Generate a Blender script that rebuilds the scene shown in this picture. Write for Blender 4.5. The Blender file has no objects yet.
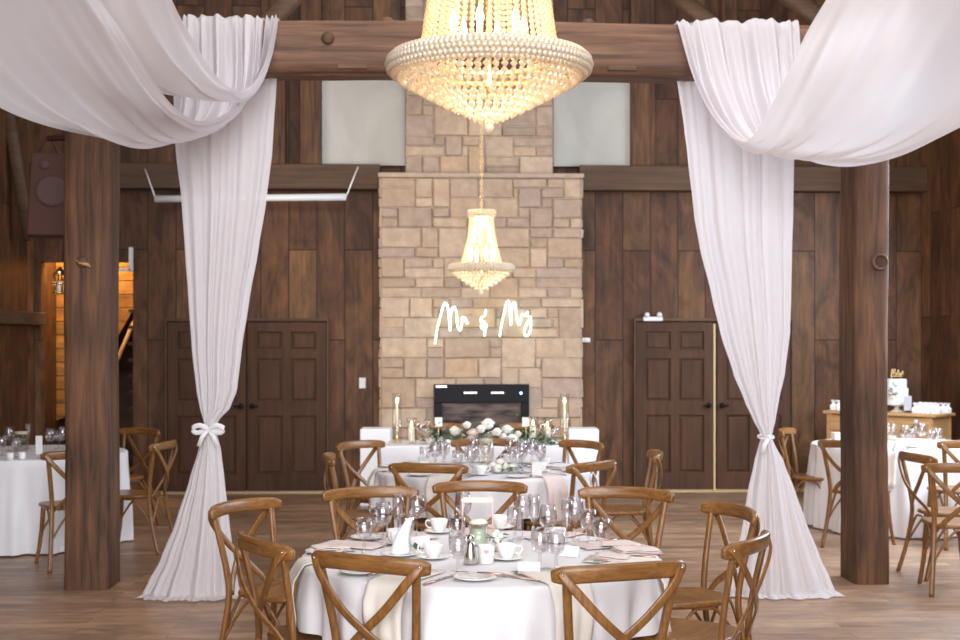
import bpy, math, random
from mathutils import Vector, Matrix
sc = bpy.context.scene
COL = sc.collection
PI = math.pi
FPX = 50/36*960
TH = math.radians(2.2)
HC, HY = 1.70, 340.0
CT, ST = math.cos(TH), math.sin(TH)

# ---------------------------------------------------------------- camera, world, light, exposure
cam = bpy.data.cameras.new('camera'); cam.lens = 50; cam.sensor_width = 36
cam.shift_y = (HY-320)/960; cam.clip_start = .05; cam.clip_end = 200
cam.dof.use_dof = True; cam.dof.focus_distance = 5.9; cam.dof.aperture_fstop = 4.0
co = bpy.data.objects.new('camera', cam); co.location = (0, 0, HC); co.rotation_euler = (PI/2, 0, -TH)
COL.objects.link(co); sc.camera = co
sc.view_settings.view_transform = 'Standard'; sc.view_settings.look = 'None'
sc.view_settings.gamma = 1; sc.view_settings.use_curve_mapping = False
sc.view_settings.exposure = 0.50
sc.cycles.use_denoising = True
sc.cycles.max_bounces = 8; sc.cycles.transparent_max_bounces = 24
sc.cycles.sample_clamp_indirect = 8
sc.cycles.caustics_reflective = False; sc.cycles.caustics_refractive = False
w = bpy.data.worlds.new('world'); sc.world = w; w.use_nodes = True
w.node_tree.nodes['Background'].inputs[0].default_value = (.80, .88, 1, 1)
w.node_tree.nodes['Background'].inputs[1].default_value = .8
def area(name, loc, aim, sx, sy, power, color, spread=180):
    l = bpy.data.lights.new(name, 'AREA'); l.shape = 'RECTANGLE'; l.size = sx; l.size_y = sy
    l.energy = power; l.color = color; l.spread = math.radians(spread)
    o = bpy.data.objects.new(name, l); o.location = loc
    o.rotation_euler = (Vector(aim)-Vector(loc)).to_track_quat('-Z', 'Y').to_euler()
    COL.objects.link(o); return o
area('daylight_behind_camera', (-.5, -3.5, 3.2), (.4, 9, 1.6), 8, 4, 640, (.98, .98, 1))
area('added_swag_fill', (.4, .5, 5.6), (.4, 9.2, 3.0), 4, 1.6, 60, (.90, .94, 1), 80)  # added fill aimed at the swags to brighten the drapes
area('daylight_right_windows', (5.3, 10.6, 2.6), (1.6, 11.0, .0), 4.5, 2.0, 330, (.74, .86, 1))
area('added_right_wall_fill', (-3.4, 11.6, 3.0), (4.0, 14.8, 2.4), 2.5, 1.6, 40, (1, .93, .86), 100)  # added fill from the left that lifts the right back wall
area('added_overhead_fill', (2.0, 7.6, 6.2), (1.2, 8.4, 0), 5, 8, 180, (1, .95, .93))  # added overhead fill in place of ceiling bounce, shifted right

# ---------------------------------------------------------------- placing: image column, depth along the lens axis, height
def W(x, d, z=0.0):                       # x to the right of the lens axis, d along it
    return Vector((d*ST + x*CT, d*CT - x*ST, z))
def P(px, py, d):
    return W((px-480)/FPX*d, d, HC - (py-HY)/FPX*d)
def F(px, d, z=0.0):
    return W((px-480)/FPX*d, d, z)
def onY(px, Y, z=0.0):                    # where the sight line through a column meets the plane y = Y
    u = (px-480)/FPX
    t = Y/(CT-u*ST)
    return Vector((t*(ST+u*CT), Y, z))
def zY(py, px, Y):
    u = (px-480)/FPX
    return HC-(py-HY)/FPX*(Y/(CT-u*ST))
def T76(px, py, z=.765):                  # a point on a table top
    return F(px, (HC-z)*FPX/(py-HY), z)
def ang(fx, fd):                          # rotation so that local +y looks along (fx right, fd away)
    v = W(fx, fd); return math.atan2(-v.x, v.y)

# ---------------------------------------------------------------- mesh tools
class MB:
    def __init__(s): s.v = []; s.f = []; s.sm = []; s.col = []; s.c = None
    def add(s, vs, fs, smooth=True):
        n = len(s.v); s.v += [tuple(v) for v in vs]
        for f in fs:
            s.f.append(tuple(i+n for i in f)); s.sm.append(smooth); s.col.append(s.c)
        return s
    def box(s, c, size, rz=0, M=None):
        vs = []
        for dx in (-.5, .5):
            for dy in (-.5, .5):
                for dz in (-.5, .5):
                    v = Vector((dx*size[0], dy*size[1], dz*size[2]))
                    if M: v = M @ v
                    if rz: v = Matrix.Rotation(rz, 3, 'Z') @ v
                    vs.append(v+Vector(c))
        s.add(vs, [(0,1,3,2),(4,6,7,5),(0,4,5,1),(2,3,7,6),(0,2,6,4),(1,5,7,3)], False); return s
    def b2(s, p0, p1):
        p0 = Vector(p0); p1 = Vector(p1)
        return s.box((p0+p1)/2, [abs(a) for a in (p1-p0)])
    def lathe(s, prof, n=24, c=(0,0,0), wob=None):
        vs = []; fs = []
        for (r, z) in prof:
            for k in range(n):
                a = 2*PI*k/n; rr = r*(1+(wob(a, z) if wob else 0))
                vs.append((c[0]+rr*math.cos(a), c[1]+rr*math.sin(a), c[2]+z))
        for i in range(len(prof)-1):
            for k in range(n):
                k2 = (k+1) % n
                fs.append((i*n+k, i*n+k2, (i+1)*n+k2, (i+1)*n+k))
        if prof[0][0] > 1e-5: fs.append(tuple(range(n-1, -1, -1)))
        if prof[-1][0] > 1e-5: fs.append(tuple((len(prof)-1)*n+k for k in range(n)))
        s.add(vs, fs); return s
    def open_lathe(s, prof, n=24, c=(0,0,0)):
        vs = []; fs = []
        for (r, z) in prof:
            for k in range(n):
                a = 2*PI*k/n
                vs.append((c[0]+r*math.cos(a), c[1]+r*math.sin(a), c[2]+z))
        for i in range(len(prof)-1):
            for k in range(n):
                k2 = (k+1) % n
                fs.append((i*n+k, i*n+k2, (i+1)*n+k2, (i+1)*n+k))
        s.add(vs, fs); return s
    def tube(s, pts, r, n=8, w=None, h=None, up=(0,0,1), p=1.0, caps=True, closed=False):
        # round tube (r) or flattened section w (across) by h (along 'up')
        pts = [Vector(q) for q in pts]; m = len(pts); vs = []; fs = []
        rr = r if isinstance(r, (list, tuple)) else [r]*m
        up = Vector(up); prev = None
        for i in range(m):
            a = pts[(i-1) % m] if (closed or i > 0) else pts[0]
            b = pts[(i+1) % m] if (closed or i < m-1) else pts[-1]
            t = (b-a).normalized()
            if w is None:
                if prev is None:
                    x = t.cross(Vector((0,0,1)) if abs(t.z) < .9 else Vector((1,0,0))).normalized()
                else: x = (prev-t*prev.dot(t)).normalized()
                prev = x; y = t.cross(x); sx = sy = rr[i]
            else:
                x = t.cross(up).normalized(); y = x.cross(t).normalized(); sx = w/2*rr[i]; sy = h/2*rr[i]
            for k in range(n):
                an = 2*PI*(k+.5)/n; cc, ss = math.cos(an), math.sin(an)
                if w is not None:
                    cc = math.copysign(abs(cc)**p, cc); ss = math.copysign(abs(ss)**p, ss)
                vs.append(pts[i]+x*cc*sx+y*ss*sy)
        mm = m if closed else m-1
        for i in range(mm):
            i2 = (i+1) % m
            for k in range(n):
                k2 = (k+1) % n
                fs.append((i*n+k, i*n+k2, i2*n+k2, i2*n+k))
        if caps and not closed:
            fs.append(tuple(range(n-1, -1, -1))); fs.append(tuple((m-1)*n+k for k in range(n)))
        s.add(vs, fs); return s
    def ball(s, c, r, n=8, m=5, sz=1.0):
        prof = [(max(1e-6, r*math.sin(PI*i/m)), -r*sz*math.cos(PI*i/m)) for i in range(m+1)]
        return s.lathe(prof, n, c)
    def gem(s, c, r, sz=1.0):
        c = Vector(c); vs = [c+Vector(v) for v in ((r,0,0),(0,r,0),(-r,0,0),(0,-r,0),(0,0,r*sz),(0,0,-r*sz))]
        s.add(vs, [(0,1,4),(1,2,4),(2,3,4),(3,0,4),(1,0,5),(2,1,5),(3,2,5),(0,3,5)], False); return s
    def grid(s, rows, smooth=True):
        n = len(rows[0]); vs = [v for r in rows for v in r]; fs = []
        for i in range(len(rows)-1):
            for k in range(n-1):
                fs.append((i*n+k, i*n+k+1, (i+1)*n+k+1, (i+1)*n+k))
        s.add(vs, fs, smooth); return s
    def mesh(s, name, m):
        me = bpy.data.meshes.new(name); me.from_pydata(s.v, [], s.f)
        me.polygons.foreach_set('use_smooth', s.sm)
        if m: me.materials.append(m)
        if any(c is not None for c in s.col):
            at = me.color_attributes.new('tone', 'FLOAT_COLOR', 'CORNER')
            buf = []
            for p in me.polygons:
                c = s.col[p.index] or (1,1,1)
                buf += list(c)+[1] if len(p.loop_indices) == 1 else (list(c)+[1])*len(p.loop_indices)
            at.data.foreach_set('color', buf)
        me.update(); return me
    def build(s, name, m, parent=None, loc=(0,0,0), rz=0, bevel=0, solid=0, label=None):
        o = bpy.data.objects.new(name, s.mesh(name, m)); COL.objects.link(o)
        o.location = loc; o.rotation_euler = (0, 0, rz)
        if parent: o.parent = parent
        if bevel:
            b = o.modifiers.new('bevel', 'BEVEL'); b.width = bevel; b.segments = 2; b.limit_method = 'ANGLE'
        if solid:
            b = o.modifiers.new('solid', 'SOLIDIFY'); b.thickness = solid
        if label: o['label'] = label
        return o
def cr(pts, n=8):                          # Catmull-Rom through points
    pts = [Vector(p) for p in pts]; out = []
    for i in range(len(pts)-1):
        p0 = pts[max(i-1, 0)]; p1 = pts[i]; p2 = pts[i+1]; p3 = pts[min(i+2, len(pts)-1)]
        for k in range(n):
            t = k/n
            out.append(.5*((2*p1)+(p2-p0)*t+(2*p0-5*p1+4*p2-p3)*t*t+(3*p1-p0-3*p2+p3)*t**3))
    out.append(pts[-1]); return out
def thing(name, label, cat, loc=(0,0,0), rz=0, group=None):
    o = bpy.data.objects.new(name, None); COL.objects.link(o); o.empty_display_size = .1
    o.location = loc; o.rotation_euler = (0, 0, rz); return tag(o, label, cat, group)
def tag(o, label, cat, group=None):
    o['label'] = label; o['category'] = cat
    if group: o['group'] = group
    return o
def struct(o): o['kind'] = 'structure'; return o
def dup(root, loc, rz, label=None, group=None):
    r = root.copy(); COL.objects.link(r); r.location = loc; r.rotation_euler = (0, 0, rz)
    if label: r['label'] = label
    if group: r['group'] = group
    for ch in list(root.children):
        c = ch.copy(); COL.objects.link(c); c.parent = r
        for g in list(ch.children):
            d = g.copy(); COL.objects.link(d); d.parent = c
    return r
class Kind:                                # first use returns the original, later uses copy it
    def __init__(s, maker): s.maker = maker; s.o = None
    def put(s, loc, rz, label, group=None):
        if s.o is None:
            s.o = s.maker(); o = s.o
            o.location = loc; o.rotation_euler = (0, 0, rz); o['label'] = label
            if group: o['group'] = group
            return o
        return dup(s.o, loc, rz, label, group)

# ---------------------------------------------------------------- materials
class NT:
    def __init__(s, name):
        s.m = bpy.data.materials.new(name); s.m.use_nodes = True; s.t = s.m.node_tree
        s.b = s.t.nodes['Principled BSDF']; s.out = s.t.nodes['Material Output']
    def n(s, ty, **kw):
        nd = s.t.nodes.new(ty)
        for k, v in kw.items():
            if k[0] == '_': nd.inputs[k[1:].replace('_', ' ')].default_value = v
            else: setattr(nd, k, v)
        return nd
    def l(s, a, b): s.t.links.new(a, b)
    def ramp(s, fac, stops):
        r = s.n('ShaderNodeValToRGB'); e = r.color_ramp.elements
        while len(e) < len(stops): e.new(.5)
        for i, (p, c) in enumerate(stops): e[i].position = p; e[i].color = (*c, 1)
        s.l(fac, r.inputs[0]); return r.outputs[0]
    def mix(s, fac, a, b, mode='MIX'):
        x = s.n('ShaderNodeMix', data_type='RGBA', blend_type=mode)
        if isinstance(fac, (int, float)): x.inputs[0].default_value = fac
        else: s.l(fac, x.inputs[0])
        for i, v in ((6, a), (7, b)):
            if isinstance(v, tuple): x.inputs[i].default_value = (*v, 1)
            else: s.l(v, x.inputs[i])
        return x.outputs[2]
    def bump(s, h, strength=.3, dist=.01):
        b = s.n('ShaderNodeBump'); b.inputs['Strength'].default_value = strength; b.inputs['Distance'].default_value = dist
        s.l(h, b.inputs['Height']); s.l(b.outputs[0], s.b.inputs['Normal'])
def plain(name, col, rough=.5, metal=0, emit=None, es=0, sheen=0):
    m = NT(name); m.b.inputs['Base Color'].default_value = (*col, 1); m.b.inputs['Roughness'].default_value = rough
    m.b.inputs['Metallic'].default_value = metal
    if emit: m.b.inputs['Emission Color'].default_value = (*emit, 1); m.b.inputs['Emission Strength'].default_value = es
    return m.m
def wood(name, dark, light, axis=2, scale=1.0, rough=.5, bump=.25, stain=.5):
    m = NT(name); tc = m.n('ShaderNodeTexCoord'); mp = m.n('ShaderNodeMapping')
    sc_ = [14*scale]*3; sc_[axis] = .9*scale
    mp.inputs['Scale'].default_value = sc_
    oi = m.n('ShaderNodeObjectInfo'); ad = m.n('ShaderNodeVectorMath', operation='ADD')
    ml = m.n('ShaderNodeMath', operation='MULTIPLY'); ml.inputs[1].default_value = 17
    m.l(oi.outputs['Random'], ml.inputs[0])
    m.l(tc.outputs['Object'], ad.inputs[0]); m.l(ml.outputs[0], ad.inputs[1]); m.l(ad.outputs[0], mp.inputs[0])
    n1 = m.n('ShaderNodeTexNoise', _Scale=1.6, _Detail=6.0, _Roughness=.6, _Distortion=.6); m.l(mp.outputs[0], n1.inputs['Vector'])
    n2 = m.n('ShaderNodeTexNoise', _Scale=1.3*scale, _Detail=3.0); m.l(ad.outputs[0], n2.inputs['Vector'])
    c = m.ramp(n1.outputs[0], [(.3, dark), (.7, light)])
    st = m.ramp(n2.outputs[0], [(.3, (1-stain*.6,)*3), (.65, (1,1,1))])
    c = m.mix(1.0, c, st, 'MULTIPLY')
    m.l(c, m.b.inputs['Base Color']); m.b.inputs['Roughness'].default_value = rough
    m.bump(n1.outputs[0], bump, .004); return m.m
def planks(name, ax, tones, width=.3, length=2.6, rough=.55, gap=.012, spec=.4, gapcol=(.012,.008,.006), grain=1.0):
    # ax: index of the axis across the planks and along them, in world metres
    m = NT(name); tc = m.n('ShaderNodeTexCoord'); sp = m.n('ShaderNodeSeparateXYZ'); m.l(tc.outputs['Object'], sp.inputs[0])
    cb = m.n('ShaderNodeCombineXYZ'); m.l(sp.outputs[ax[1]], cb.inputs[0]); m.l(sp.outputs[ax[0]], cb.inputs[1])
    br = m.n('ShaderNodeTexBrick'); br.offset = .37; br.offset_frequency = 2; br.squash = 1
    for k, v in (('Scale', 1), ('Mortar Size', gap/2), ('Mortar Smooth', .3), ('Bias', 0), ('Brick Width', length), ('Row Height', width)):
        br.inputs[k].default_value = v
    br.inputs['Color1'].default_value = (0,0,0,1); br.inputs['Color2'].default_value = (1,1,1,1); br.inputs['Mortar'].default_value = (.5,.5,.5,1)
    m.l(cb.outputs[0], br.inputs['Vector'])
    # grain: each board shifted by its own tone
    v2 = m.n('ShaderNodeVectorMath', operation='MULTIPLY_ADD'); v2.inputs[1].default_value = (9, 9, 9)
    m.l(br.outputs[0], v2.inputs[0]); m.l(cb.outputs[0], v2.inputs[2])
    mp = m.n('ShaderNodeMapping'); mp.inputs['Scale'].default_value = (.7, 11, 1); m.l(v2.outputs[0], mp.inputs[0])
    n1 = m.n('ShaderNodeTexNoise', _Scale=2.2, _Detail=7.0, _Roughness=.62, _Distortion=.8); m.l(mp.outputs[0], n1.inputs['Vector'])
    mp2 = m.n('ShaderNodeMapping'); mp2.inputs['Scale'].default_value = (1, 2.2, 1); m.l(v2.outputs[0], mp2.inputs[0])
    n2 = m.n('ShaderNodeTexNoise', _Scale=1.7, _Detail=4.0, _Roughness=.6, _Distortion=1.2); m.l(mp2.outputs[0], n2.inputs['Vector'])
    base = m.ramp(br.outputs[0], [(i/(len(tones)-1), t) for i, t in enumerate(tones)])
    g = m.ramp(n1.outputs[0], [(.25, (1-.45*grain,)*3), (.75, (1+.1*grain,)*3)])
    c = m.mix(1.0, base, g, 'MULTIPLY')
    st = m.ramp(n2.outputs[0], [(.33, (.5,.48,.5)), (.5, (1,1,1)), (.68, (1.6,1.5,1.35))])
    c = m.mix(.8*grain if grain < 1 else .85, c, st, 'MULTIPLY')
    c = m.mix(br.outputs['Fac'], c, gapcol)
    m.l(c, m.b.inputs['Base Color']); m.b.inputs['Roughness'].default_value = rough
    m.b.inputs['Specular IOR Level'].default_value = spec
    inv = m.n('ShaderNodeMath', operation='SUBTRACT'); inv.inputs[0].default_value = 1; m.l(br.outputs['Fac'], inv.inputs[1])
    ad = m.n('ShaderNodeMath', operation='MULTIPLY_ADD'); ad.inputs[1].default_value = .12
    m.l(n1.outputs[0], ad.inputs[0]); m.l(inv.outputs[0], ad.inputs[2])
    m.bump(ad.outputs[0], .5, .012); return m.m
def cloth(name, col, transl=.35, transp=0.0, weave=0, rough=.9):
    m = NT(name); t = m.t; t.nodes.remove(m.b)
    d = m.n('ShaderNodeBsdfDiffuse'); d.inputs[0].default_value = (*col, 1)
    tr = m.n('ShaderNodeBsdfTranslucent'); tr.inputs[0].default_value = (*col, 1)
    mx = m.n('ShaderNodeMixShader'); mx.inputs[0].default_value = transl
    m.l(d.outputs[0], mx.inputs[1]); m.l(tr.outputs[0], mx.inputs[2]); o = mx.outputs[0]
    if transp:
        tp = m.n('ShaderNodeBsdfTransparent'); m2 = m.n('ShaderNodeMixShader'); m2.inputs[0].default_value = transp
        m.l(o, m2.inputs[1]); m.l(tp.outputs[0], m2.inputs[2]); o = m2.outputs[0]
    m.l(o, m.out.inputs[0]); return m.m
def glass(name, tint=(1,1,1), refl=.25, extra=.03):
    m = NT(name); m.t.nodes.remove(m.b)
    tp = m.n('ShaderNodeBsdfTransparent'); tp.inputs[0].default_value = (*tint, 1)
    gl = m.n('ShaderNodeBsdfGlossy'); gl.inputs['Roughness'].default_value = .05
    lw = m.n('ShaderNodeLayerWeight'); lw.inputs[0].default_value = .5
    pw = m.n('ShaderNodeMath', operation='POWER'); pw.inputs[1].default_value = 2.2; m.l(lw.outputs['Facing'], pw.inputs[0])
    md = m.n('ShaderNodeMath', operation='MULTIPLY_ADD'); md.inputs[1].default_value = refl; md.inputs[2].default_value = extra; md.use_clamp = True
    m.l(pw.outputs[0], md.inputs[0])
    mx = m.n('ShaderNodeMixShader'); m.l(md.outputs[0], mx.inputs[0]); m.l(tp.outputs[0], mx.inputs[1]); m.l(gl.outputs[0], mx.inputs[2])
    m.l(mx.outputs[0], m.out.inputs[0]); return m.m
def crystal(name, col, em, es):
    m = NT(name); m.t.nodes.remove(m.b)
    tr = m.n('ShaderNodeBsdfTranslucent'); tr.inputs[0].default_value = (*col, 1)
    gl = m.n('ShaderNodeBsdfGlossy'); gl.inputs['Roughness'].default_value = .12
    tp = m.n('ShaderNodeBsdfTransparent'); tp.inputs[0].default_value = (*col, 1)
    a = m.n('ShaderNodeMixShader'); a.inputs[0].default_value = .3
    m.l(tr.outputs[0], a.inputs[1]); m.l(gl.outputs[0], a.inputs[2])
    b = m.n('ShaderNodeMixShader'); b.inputs[0].default_value = .3
    m.l(a.outputs[0], b.inputs[1]); m.l(tp.outputs[0], b.inputs[2])
    df = m.n('ShaderNodeBsdfDiffuse'); df.inputs[0].default_value = (*col, 1)
    c = m.n('ShaderNodeMixShader'); c.inputs[0].default_value = .35
    m.l(b.outputs[0], c.inputs[1]); m.l(df.outputs[0], c.inputs[2])
    m.l(c.outputs[0], m.out.inputs[0]); return m.m

WALL_TONES = [(.135,.058,.028), (.090,.038,.021), (.165,.077,.036), (.115,.052,.027), (.205,.104,.047)]
M_wallL = planks('dark_barn_boards', (0, 2), WALL_TONES, .31, 2.7, .5, .010, .22)
M_side = planks('dark_barn_boards_side', (1, 2), WALL_TONES, .28, 3.1, .5, .010, .22)
M_ceil = planks('roof_boards', (1, 0), [(.03,.018,.014), (.05,.03,.022)], .25, 3)
M_floor = planks('floor_boards', (1, 0), [(.35,.205,.125), (.42,.26,.165), (.30,.175,.105), (.46,.295,.19)], .15, 1.5, .40, .004, .5, (.12,.075,.05), .8)
M_timber = wood('timber_upright', (.042,.017,.008), (.225,.098,.044), 2, 1.0, .75, 1.0, .9)
M_timberx = wood('timber_across', (.080,.036,.019), (.26,.128,.070), 0, 1.0, .7, .8, .7)
M_girt = wood('girt_timber', (.075,.036,.017), (.15,.078,.036), 0, 1, .7, .4)
M_door = wood('door_wood', (.066,.028,.014), (.110,.050,.024), 2, 1, .6, .15)
M_door.node_tree.nodes['Principled BSDF'].inputs['Specular IOR Level'].default_value = .25
M_chair = wood('honey_brown_chair_wood', (.15,.060,.016), (.36,.165,.048), 0, 3.2, .32, .12, .3)
M_chairz = wood('honey_brown_chair_wood_upright', (.15,.060,.016), (.34,.155,.046), 2, 3.2, .34, .12, .3)
M_cab = wood('pale_oak', (.42,.22,.08), (.60,.35,.14), 0, 1.5, .45, .1, .2)
M_orange = planks('orange_pine_boards', (2, 0), [(.50,.22,.04), (.62,.29,.06), (.42,.18,.03)], .16, 5)
M_drape = cloth('sheer_white_fabric', (.88,.84,.86), .42, .06)
M_cloth = cloth('white_table_linen', (.88,.86,.88), .12)
M_napkin = cloth('blush_linen', (.86,.73,.69), .15)
M_cream = cloth('cream_linen', (.90,.84,.76), .15)
M_bow = cloth('white_ribbon', (.88,.85,.86), .2)
M_glass = glass('clear_glass', (.965,.95,.955), .6, .11)
M_hglass = glass('hurricane_glass', (.96,.95,.92), .5, .05)
M_china = plain('white_china', (.84,.82,.80), .18)
M_steel = plain('cutlery_steel', (.60,.52,.50), .18, 1)
M_gold = plain('brushed_gold', (.85,.60,.28), .3, 1)
M_rose_gold = plain('rose_gold', (.80,.50,.42), .3, 1)
M_black = plain('black_metal', (.010,.010,.012), .5)
M_white = plain('white_paint', (.82,.82,.82), .5)
M_paper = plain('white_card', (.85,.83,.84), .8)
M_wax = plain('ivory_wax', (.90,.84,.68), .5)
M_mint = plain('pale_green_wax', (.62,.78,.66), .5)
M_pink = plain('pink_paint', (.85,.35,.42), .5)
M_flame = plain('candle_flame', (1,.8,.4), .5, 0, (1,.72,.35), 25)
M_bulb = plain('lit_bulb', (1,.9,.7), .5, 0, (1,.84,.6), 14)
M_neon = plain('neon_tube_light', (1,1,1), .5, 0, (.74,1,.88), 2.2)
M_crys = crystal('warm_crystal', (1,.80,.54), None, 0)
M_crys2 = crystal('cut_crystal', (1,.90,.74), None, 0)
M_ledblue = plain('blue_led', (.1,.2,1), .5, 0, (.15,.3,1), 12)
M_steam = plain('steel_shaker', (.60,.56,.52), .25, 1)
M_leaf = plain('green_leaves', (.06,.14,.06), .6)
M_eucal = plain('grey_green_leaves', (.18,.28,.20), .7)
M_black.node_tree.nodes['Principled BSDF'].inputs['Specular IOR Level'].default_value = .15
M_rosew = plain('white_petals', (.88,.84,.76), .7)
M_roseb = plain('blush_petals', (.86,.68,.58), .7)
M_speaker = plain('brown_speaker_box', (.075,.026,.018), .8)
M_grille = plain('speaker_grille', (.09,.045,.04), .8)
M_plinth = plain('white_plinth_paint', (.86,.86,.87), .6)
M_doorlight_strip = plain('brass_strip_door_light', (.62,.45,.24), .5)  # brass strip whose pale yellow stands for light leaking around the doors
M_frost = NT('white_translucent_panel')
_n = M_frost.n('ShaderNodeTexNoise', _Scale=1.4, _Detail=3.0, _Distortion=1.0)
M_frost.l(M_frost.ramp(_n.outputs[0], [(.3, (.40,.38,.335)), (.7, (.54,.515,.46))]), M_frost.b.inputs['Base Color']); M_frost = M_frost.m
m = NT('stone_blocks'); a = m.n('ShaderNodeVertexColor'); a.layer_name = 'tone'
n_ = m.n('ShaderNodeTexNoise', _Scale=9.0, _Detail=6.0, _Roughness=.65)
tc = m.n('ShaderNodeTexCoord'); m.l(tc.outputs['Object'], n_.inputs['Vector'])
m.l(m.mix(1.0, a.outputs[0], m.ramp(n_.outputs[0], [(.3, (.78,.76,.75)), (.7, (1.12,1.1,1.08))]), 'MULTIPLY'), m.b.inputs['Base Color'])
m.b.inputs['Roughness'].default_value = .85; m.bump(n_.outputs[0], .5, .02); M_stone = m.m
m = NT('fire_glass'); n_ = m.n('ShaderNodeTexNoise', _Scale=3.0, _Detail=5.0)
mp = m.n('ShaderNodeMapping'); mp.inputs['Scale'].default_value = (1, 1, 5); tc = m.n('ShaderNodeTexCoord'); m.l(tc.outputs['Object'], mp.inputs[0]); m.l(mp.outputs[0], n_.inputs['Vector'])
m.l(m.ramp(n_.outputs[0], [(.4, (.03,.025,.025)), (.6, (.14,.10,.09))]), m.b.inputs['Base Color']); m.b.inputs['Roughness'].default_value = .12; M_fire = m.m

# ---------------------------------------------------------------- room shell
YB = 14.85
XL, XR = onY(35, YB).x, onY(921, YB).x
YF, ZE = -4.0, 5.2
XM = (XL+XR)/2
ZR = 8.2
struct(MB().b2((XL-.2, YF, -.1), (XR+.2, YB+3.0, 0)).build('floor', M_floor))
# back wall with the stair opening at its left end
oxl, oxr = onY(41, YB).x, onY(133, YB).x; ozt = zY(262, 90, YB)
b = MB(); b.b2((XL-.2, YB, 0), (oxl, YB+.15, ozt)); b.b2((oxr, YB, 0), (XR+.2, YB+.15, ozt)); b.b2((XL-.2, YB, ozt), (XR+.2, YB+.15, ZE))
b.add([(XL-.2, YB, ZE), (XR+.2, YB, ZE), (XM, YB, ZR), (XL-.2, YB+.15, ZE), (XR+.2, YB+.15, ZE), (XM, YB+.15, ZR)], [(0,1,2),(5,4,3),(0,3,4,1),(1,4,5,2),(2,5,3,0)], False)
struct(b.build('wall_back', M_wallL))
struct(MB().b2((XR, YF, 0), (XR+.2, YB, ZE)).build('wall_right', M_side))
struct(MB().b2((XL-.2, YF, 0), (XL, YB, ZE)).build('wall_left', M_side))
b = MB()
for s in (-1, 1):
    xe = XL-.2 if s < 0 else XR+.2
    b.add([(xe, YF, ZE), (XM, YF, ZR), (XM, YB+.15, ZR), (xe, YB+.15, ZE), (xe, YF, ZE+.15), (XM, YF, ZR+.15), (XM, YB+.15, ZR+.15), (xe, YB+.15, ZE+.15)],
          [(0,1,2,3),(7,6,5,4),(0,4,5,1),(1,5,6,2),(2,6,7,3),(3,7,4,0)], False)
struct(b.build('ceiling', M_ceil))
# horizontal girt on the back wall, either side of the chimney
zg0, zg1 = zY(190, 300, YB-.1), zY(165, 300, YB-.1)
YC = 14.3
cx0, cx1 = onY(381, YC).x, onY(581, YC).x
ux0, ux1 = onY(405.5, YC+.1).x, onY(553, YC+.1).x
for i, (a0, a1) in enumerate(((XL, cx0-.02), (cx1+.02, XR))):
    struct(MB().b2((a0, YB-.22, zg0), (a1, YB-.002, zg1)).build('trim_%d' % (i+1), M_girt, bevel=.012))
struct(MB().b2((XL, YB-.03, .0), (oxl, YB-.001, .035)).b2((oxr, YB-.03, 0), (cx0, YB-.001, .035)).build('trim_3', M_doorlight_strip))  # threshold strip, coloured like the line of light under the doors
struct(MB().b2((cx1, YB-.03, 0), (XR, YB-.001, .035)).build('trim_4', M_doorlight_strip))
# rail along the left wall
struct(MB().b2((XL+.001, 9, 1.86), (XL+.14, YB-.05, 2.0)).build('trim_5', M_girt, bevel=.01))
# upper studs and braces on the back wall above the girt
zt = ZE+.6
def stud(p0, p1, nm, Y=YB-.18):
    x0, x1 = onY(p0, Y).x, onY(p1, Y).x
    return struct(MB().b2((x0, Y, zg1), (x1, YB-.002, zt)).build(nm, M_timber, bevel=.01))
stud(300, 321, 'trim_6'); stud(631, 655, 'trim_7'); stud(270, 285, 'trim_8')
stud(722, 738, 'trim_9')
# the white panels either side of the chimney breast
for i, (p0, p1) in enumerate(((322, 405), (553.5, 630.5))):
    x0, x1 = onY(p0, YB-.1).x, onY(p1, YB-.1).x
    o = MB().b2((x0, YB-.1, zg1), (x1, YB-.06, zY(58, 400, YB))).build('wall_panel', M_frost)
    tag(o, ('pale white panel left of the stone chimney, above the wall beam', 'pale white panel right of the stone chimney, above the wall beam')[i], 'panel', 'white panels flanking the chimney')
# loft beams and sloping braces above the main beam
def brace(a, b_, Y, nm, wd=.16):
    p, q = Vector(onY(a[0], Y)), Vector(onY(b_[0], Y)); p.z = zY(a[1], a[0], Y); q.z = zY(b_[1], b_[0], Y)
    return struct(MB().tube([p, q], 1, 8, w=wd, h=wd, up=(0,1,0), p=.35).build(nm, M_girt))
brace((672, -8), (735, 45), 13.2, 'trim_10'); brace((770, -20), (850, 45), 12, 'trim_11'); brace((300, -10), (262, 30), 12, 'trim_12')
brace((0, 60), (30, 240), 13.9, 'trim_13', .12)

# ---- main frame: two posts and the cross beam
YP = 9.15
def post(p0, p1, depth, label, Y=YP):
    x0, x1 = onY(p0, Y).x, onY(p1, Y).x; cx = (x0+x1)/2; cy = Y+depth/2; wd = x1-x0
    t = thing('timber_post', label, 'post', (cx, cy, 0), 0, 'timber posts carrying the cross beam')
    rows = []; rnd = random.Random(int(p0)); N = 26
    for i in range(N+1):
        z = i/N*BZ0; row = []
        for k in range(16):
            # rounded square, hand-hewn
            a_ = 2*PI*(k+.5)/16; c_, s_ = math.cos(a_), math.sin(a_)
            x = math.copysign(abs(c_)**.22, c_)*wd/2; y = math.copysign(abs(s_)**.22, s_)*depth/2
            x += .006*math.sin(z*2.3+p0+(c_ > 0))+rnd.uniform(-.002, .002); y += rnd.uniform(-.002, .002)
            row.append((x, y, z))
        row.append(row[0]); rows.append(row)
    MB().grid(rows).build('post_shaft', M_timber, t)
    return t, cx, wd
BZ0, BZ1 = HC+(HY-71)/FPX*9.10, HC+(HY-19)/FPX*9.10
tp1, pxl, wl = post(62.5, 108, .38, 'thick hewn timber post on the left, beside the left white drape')
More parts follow.
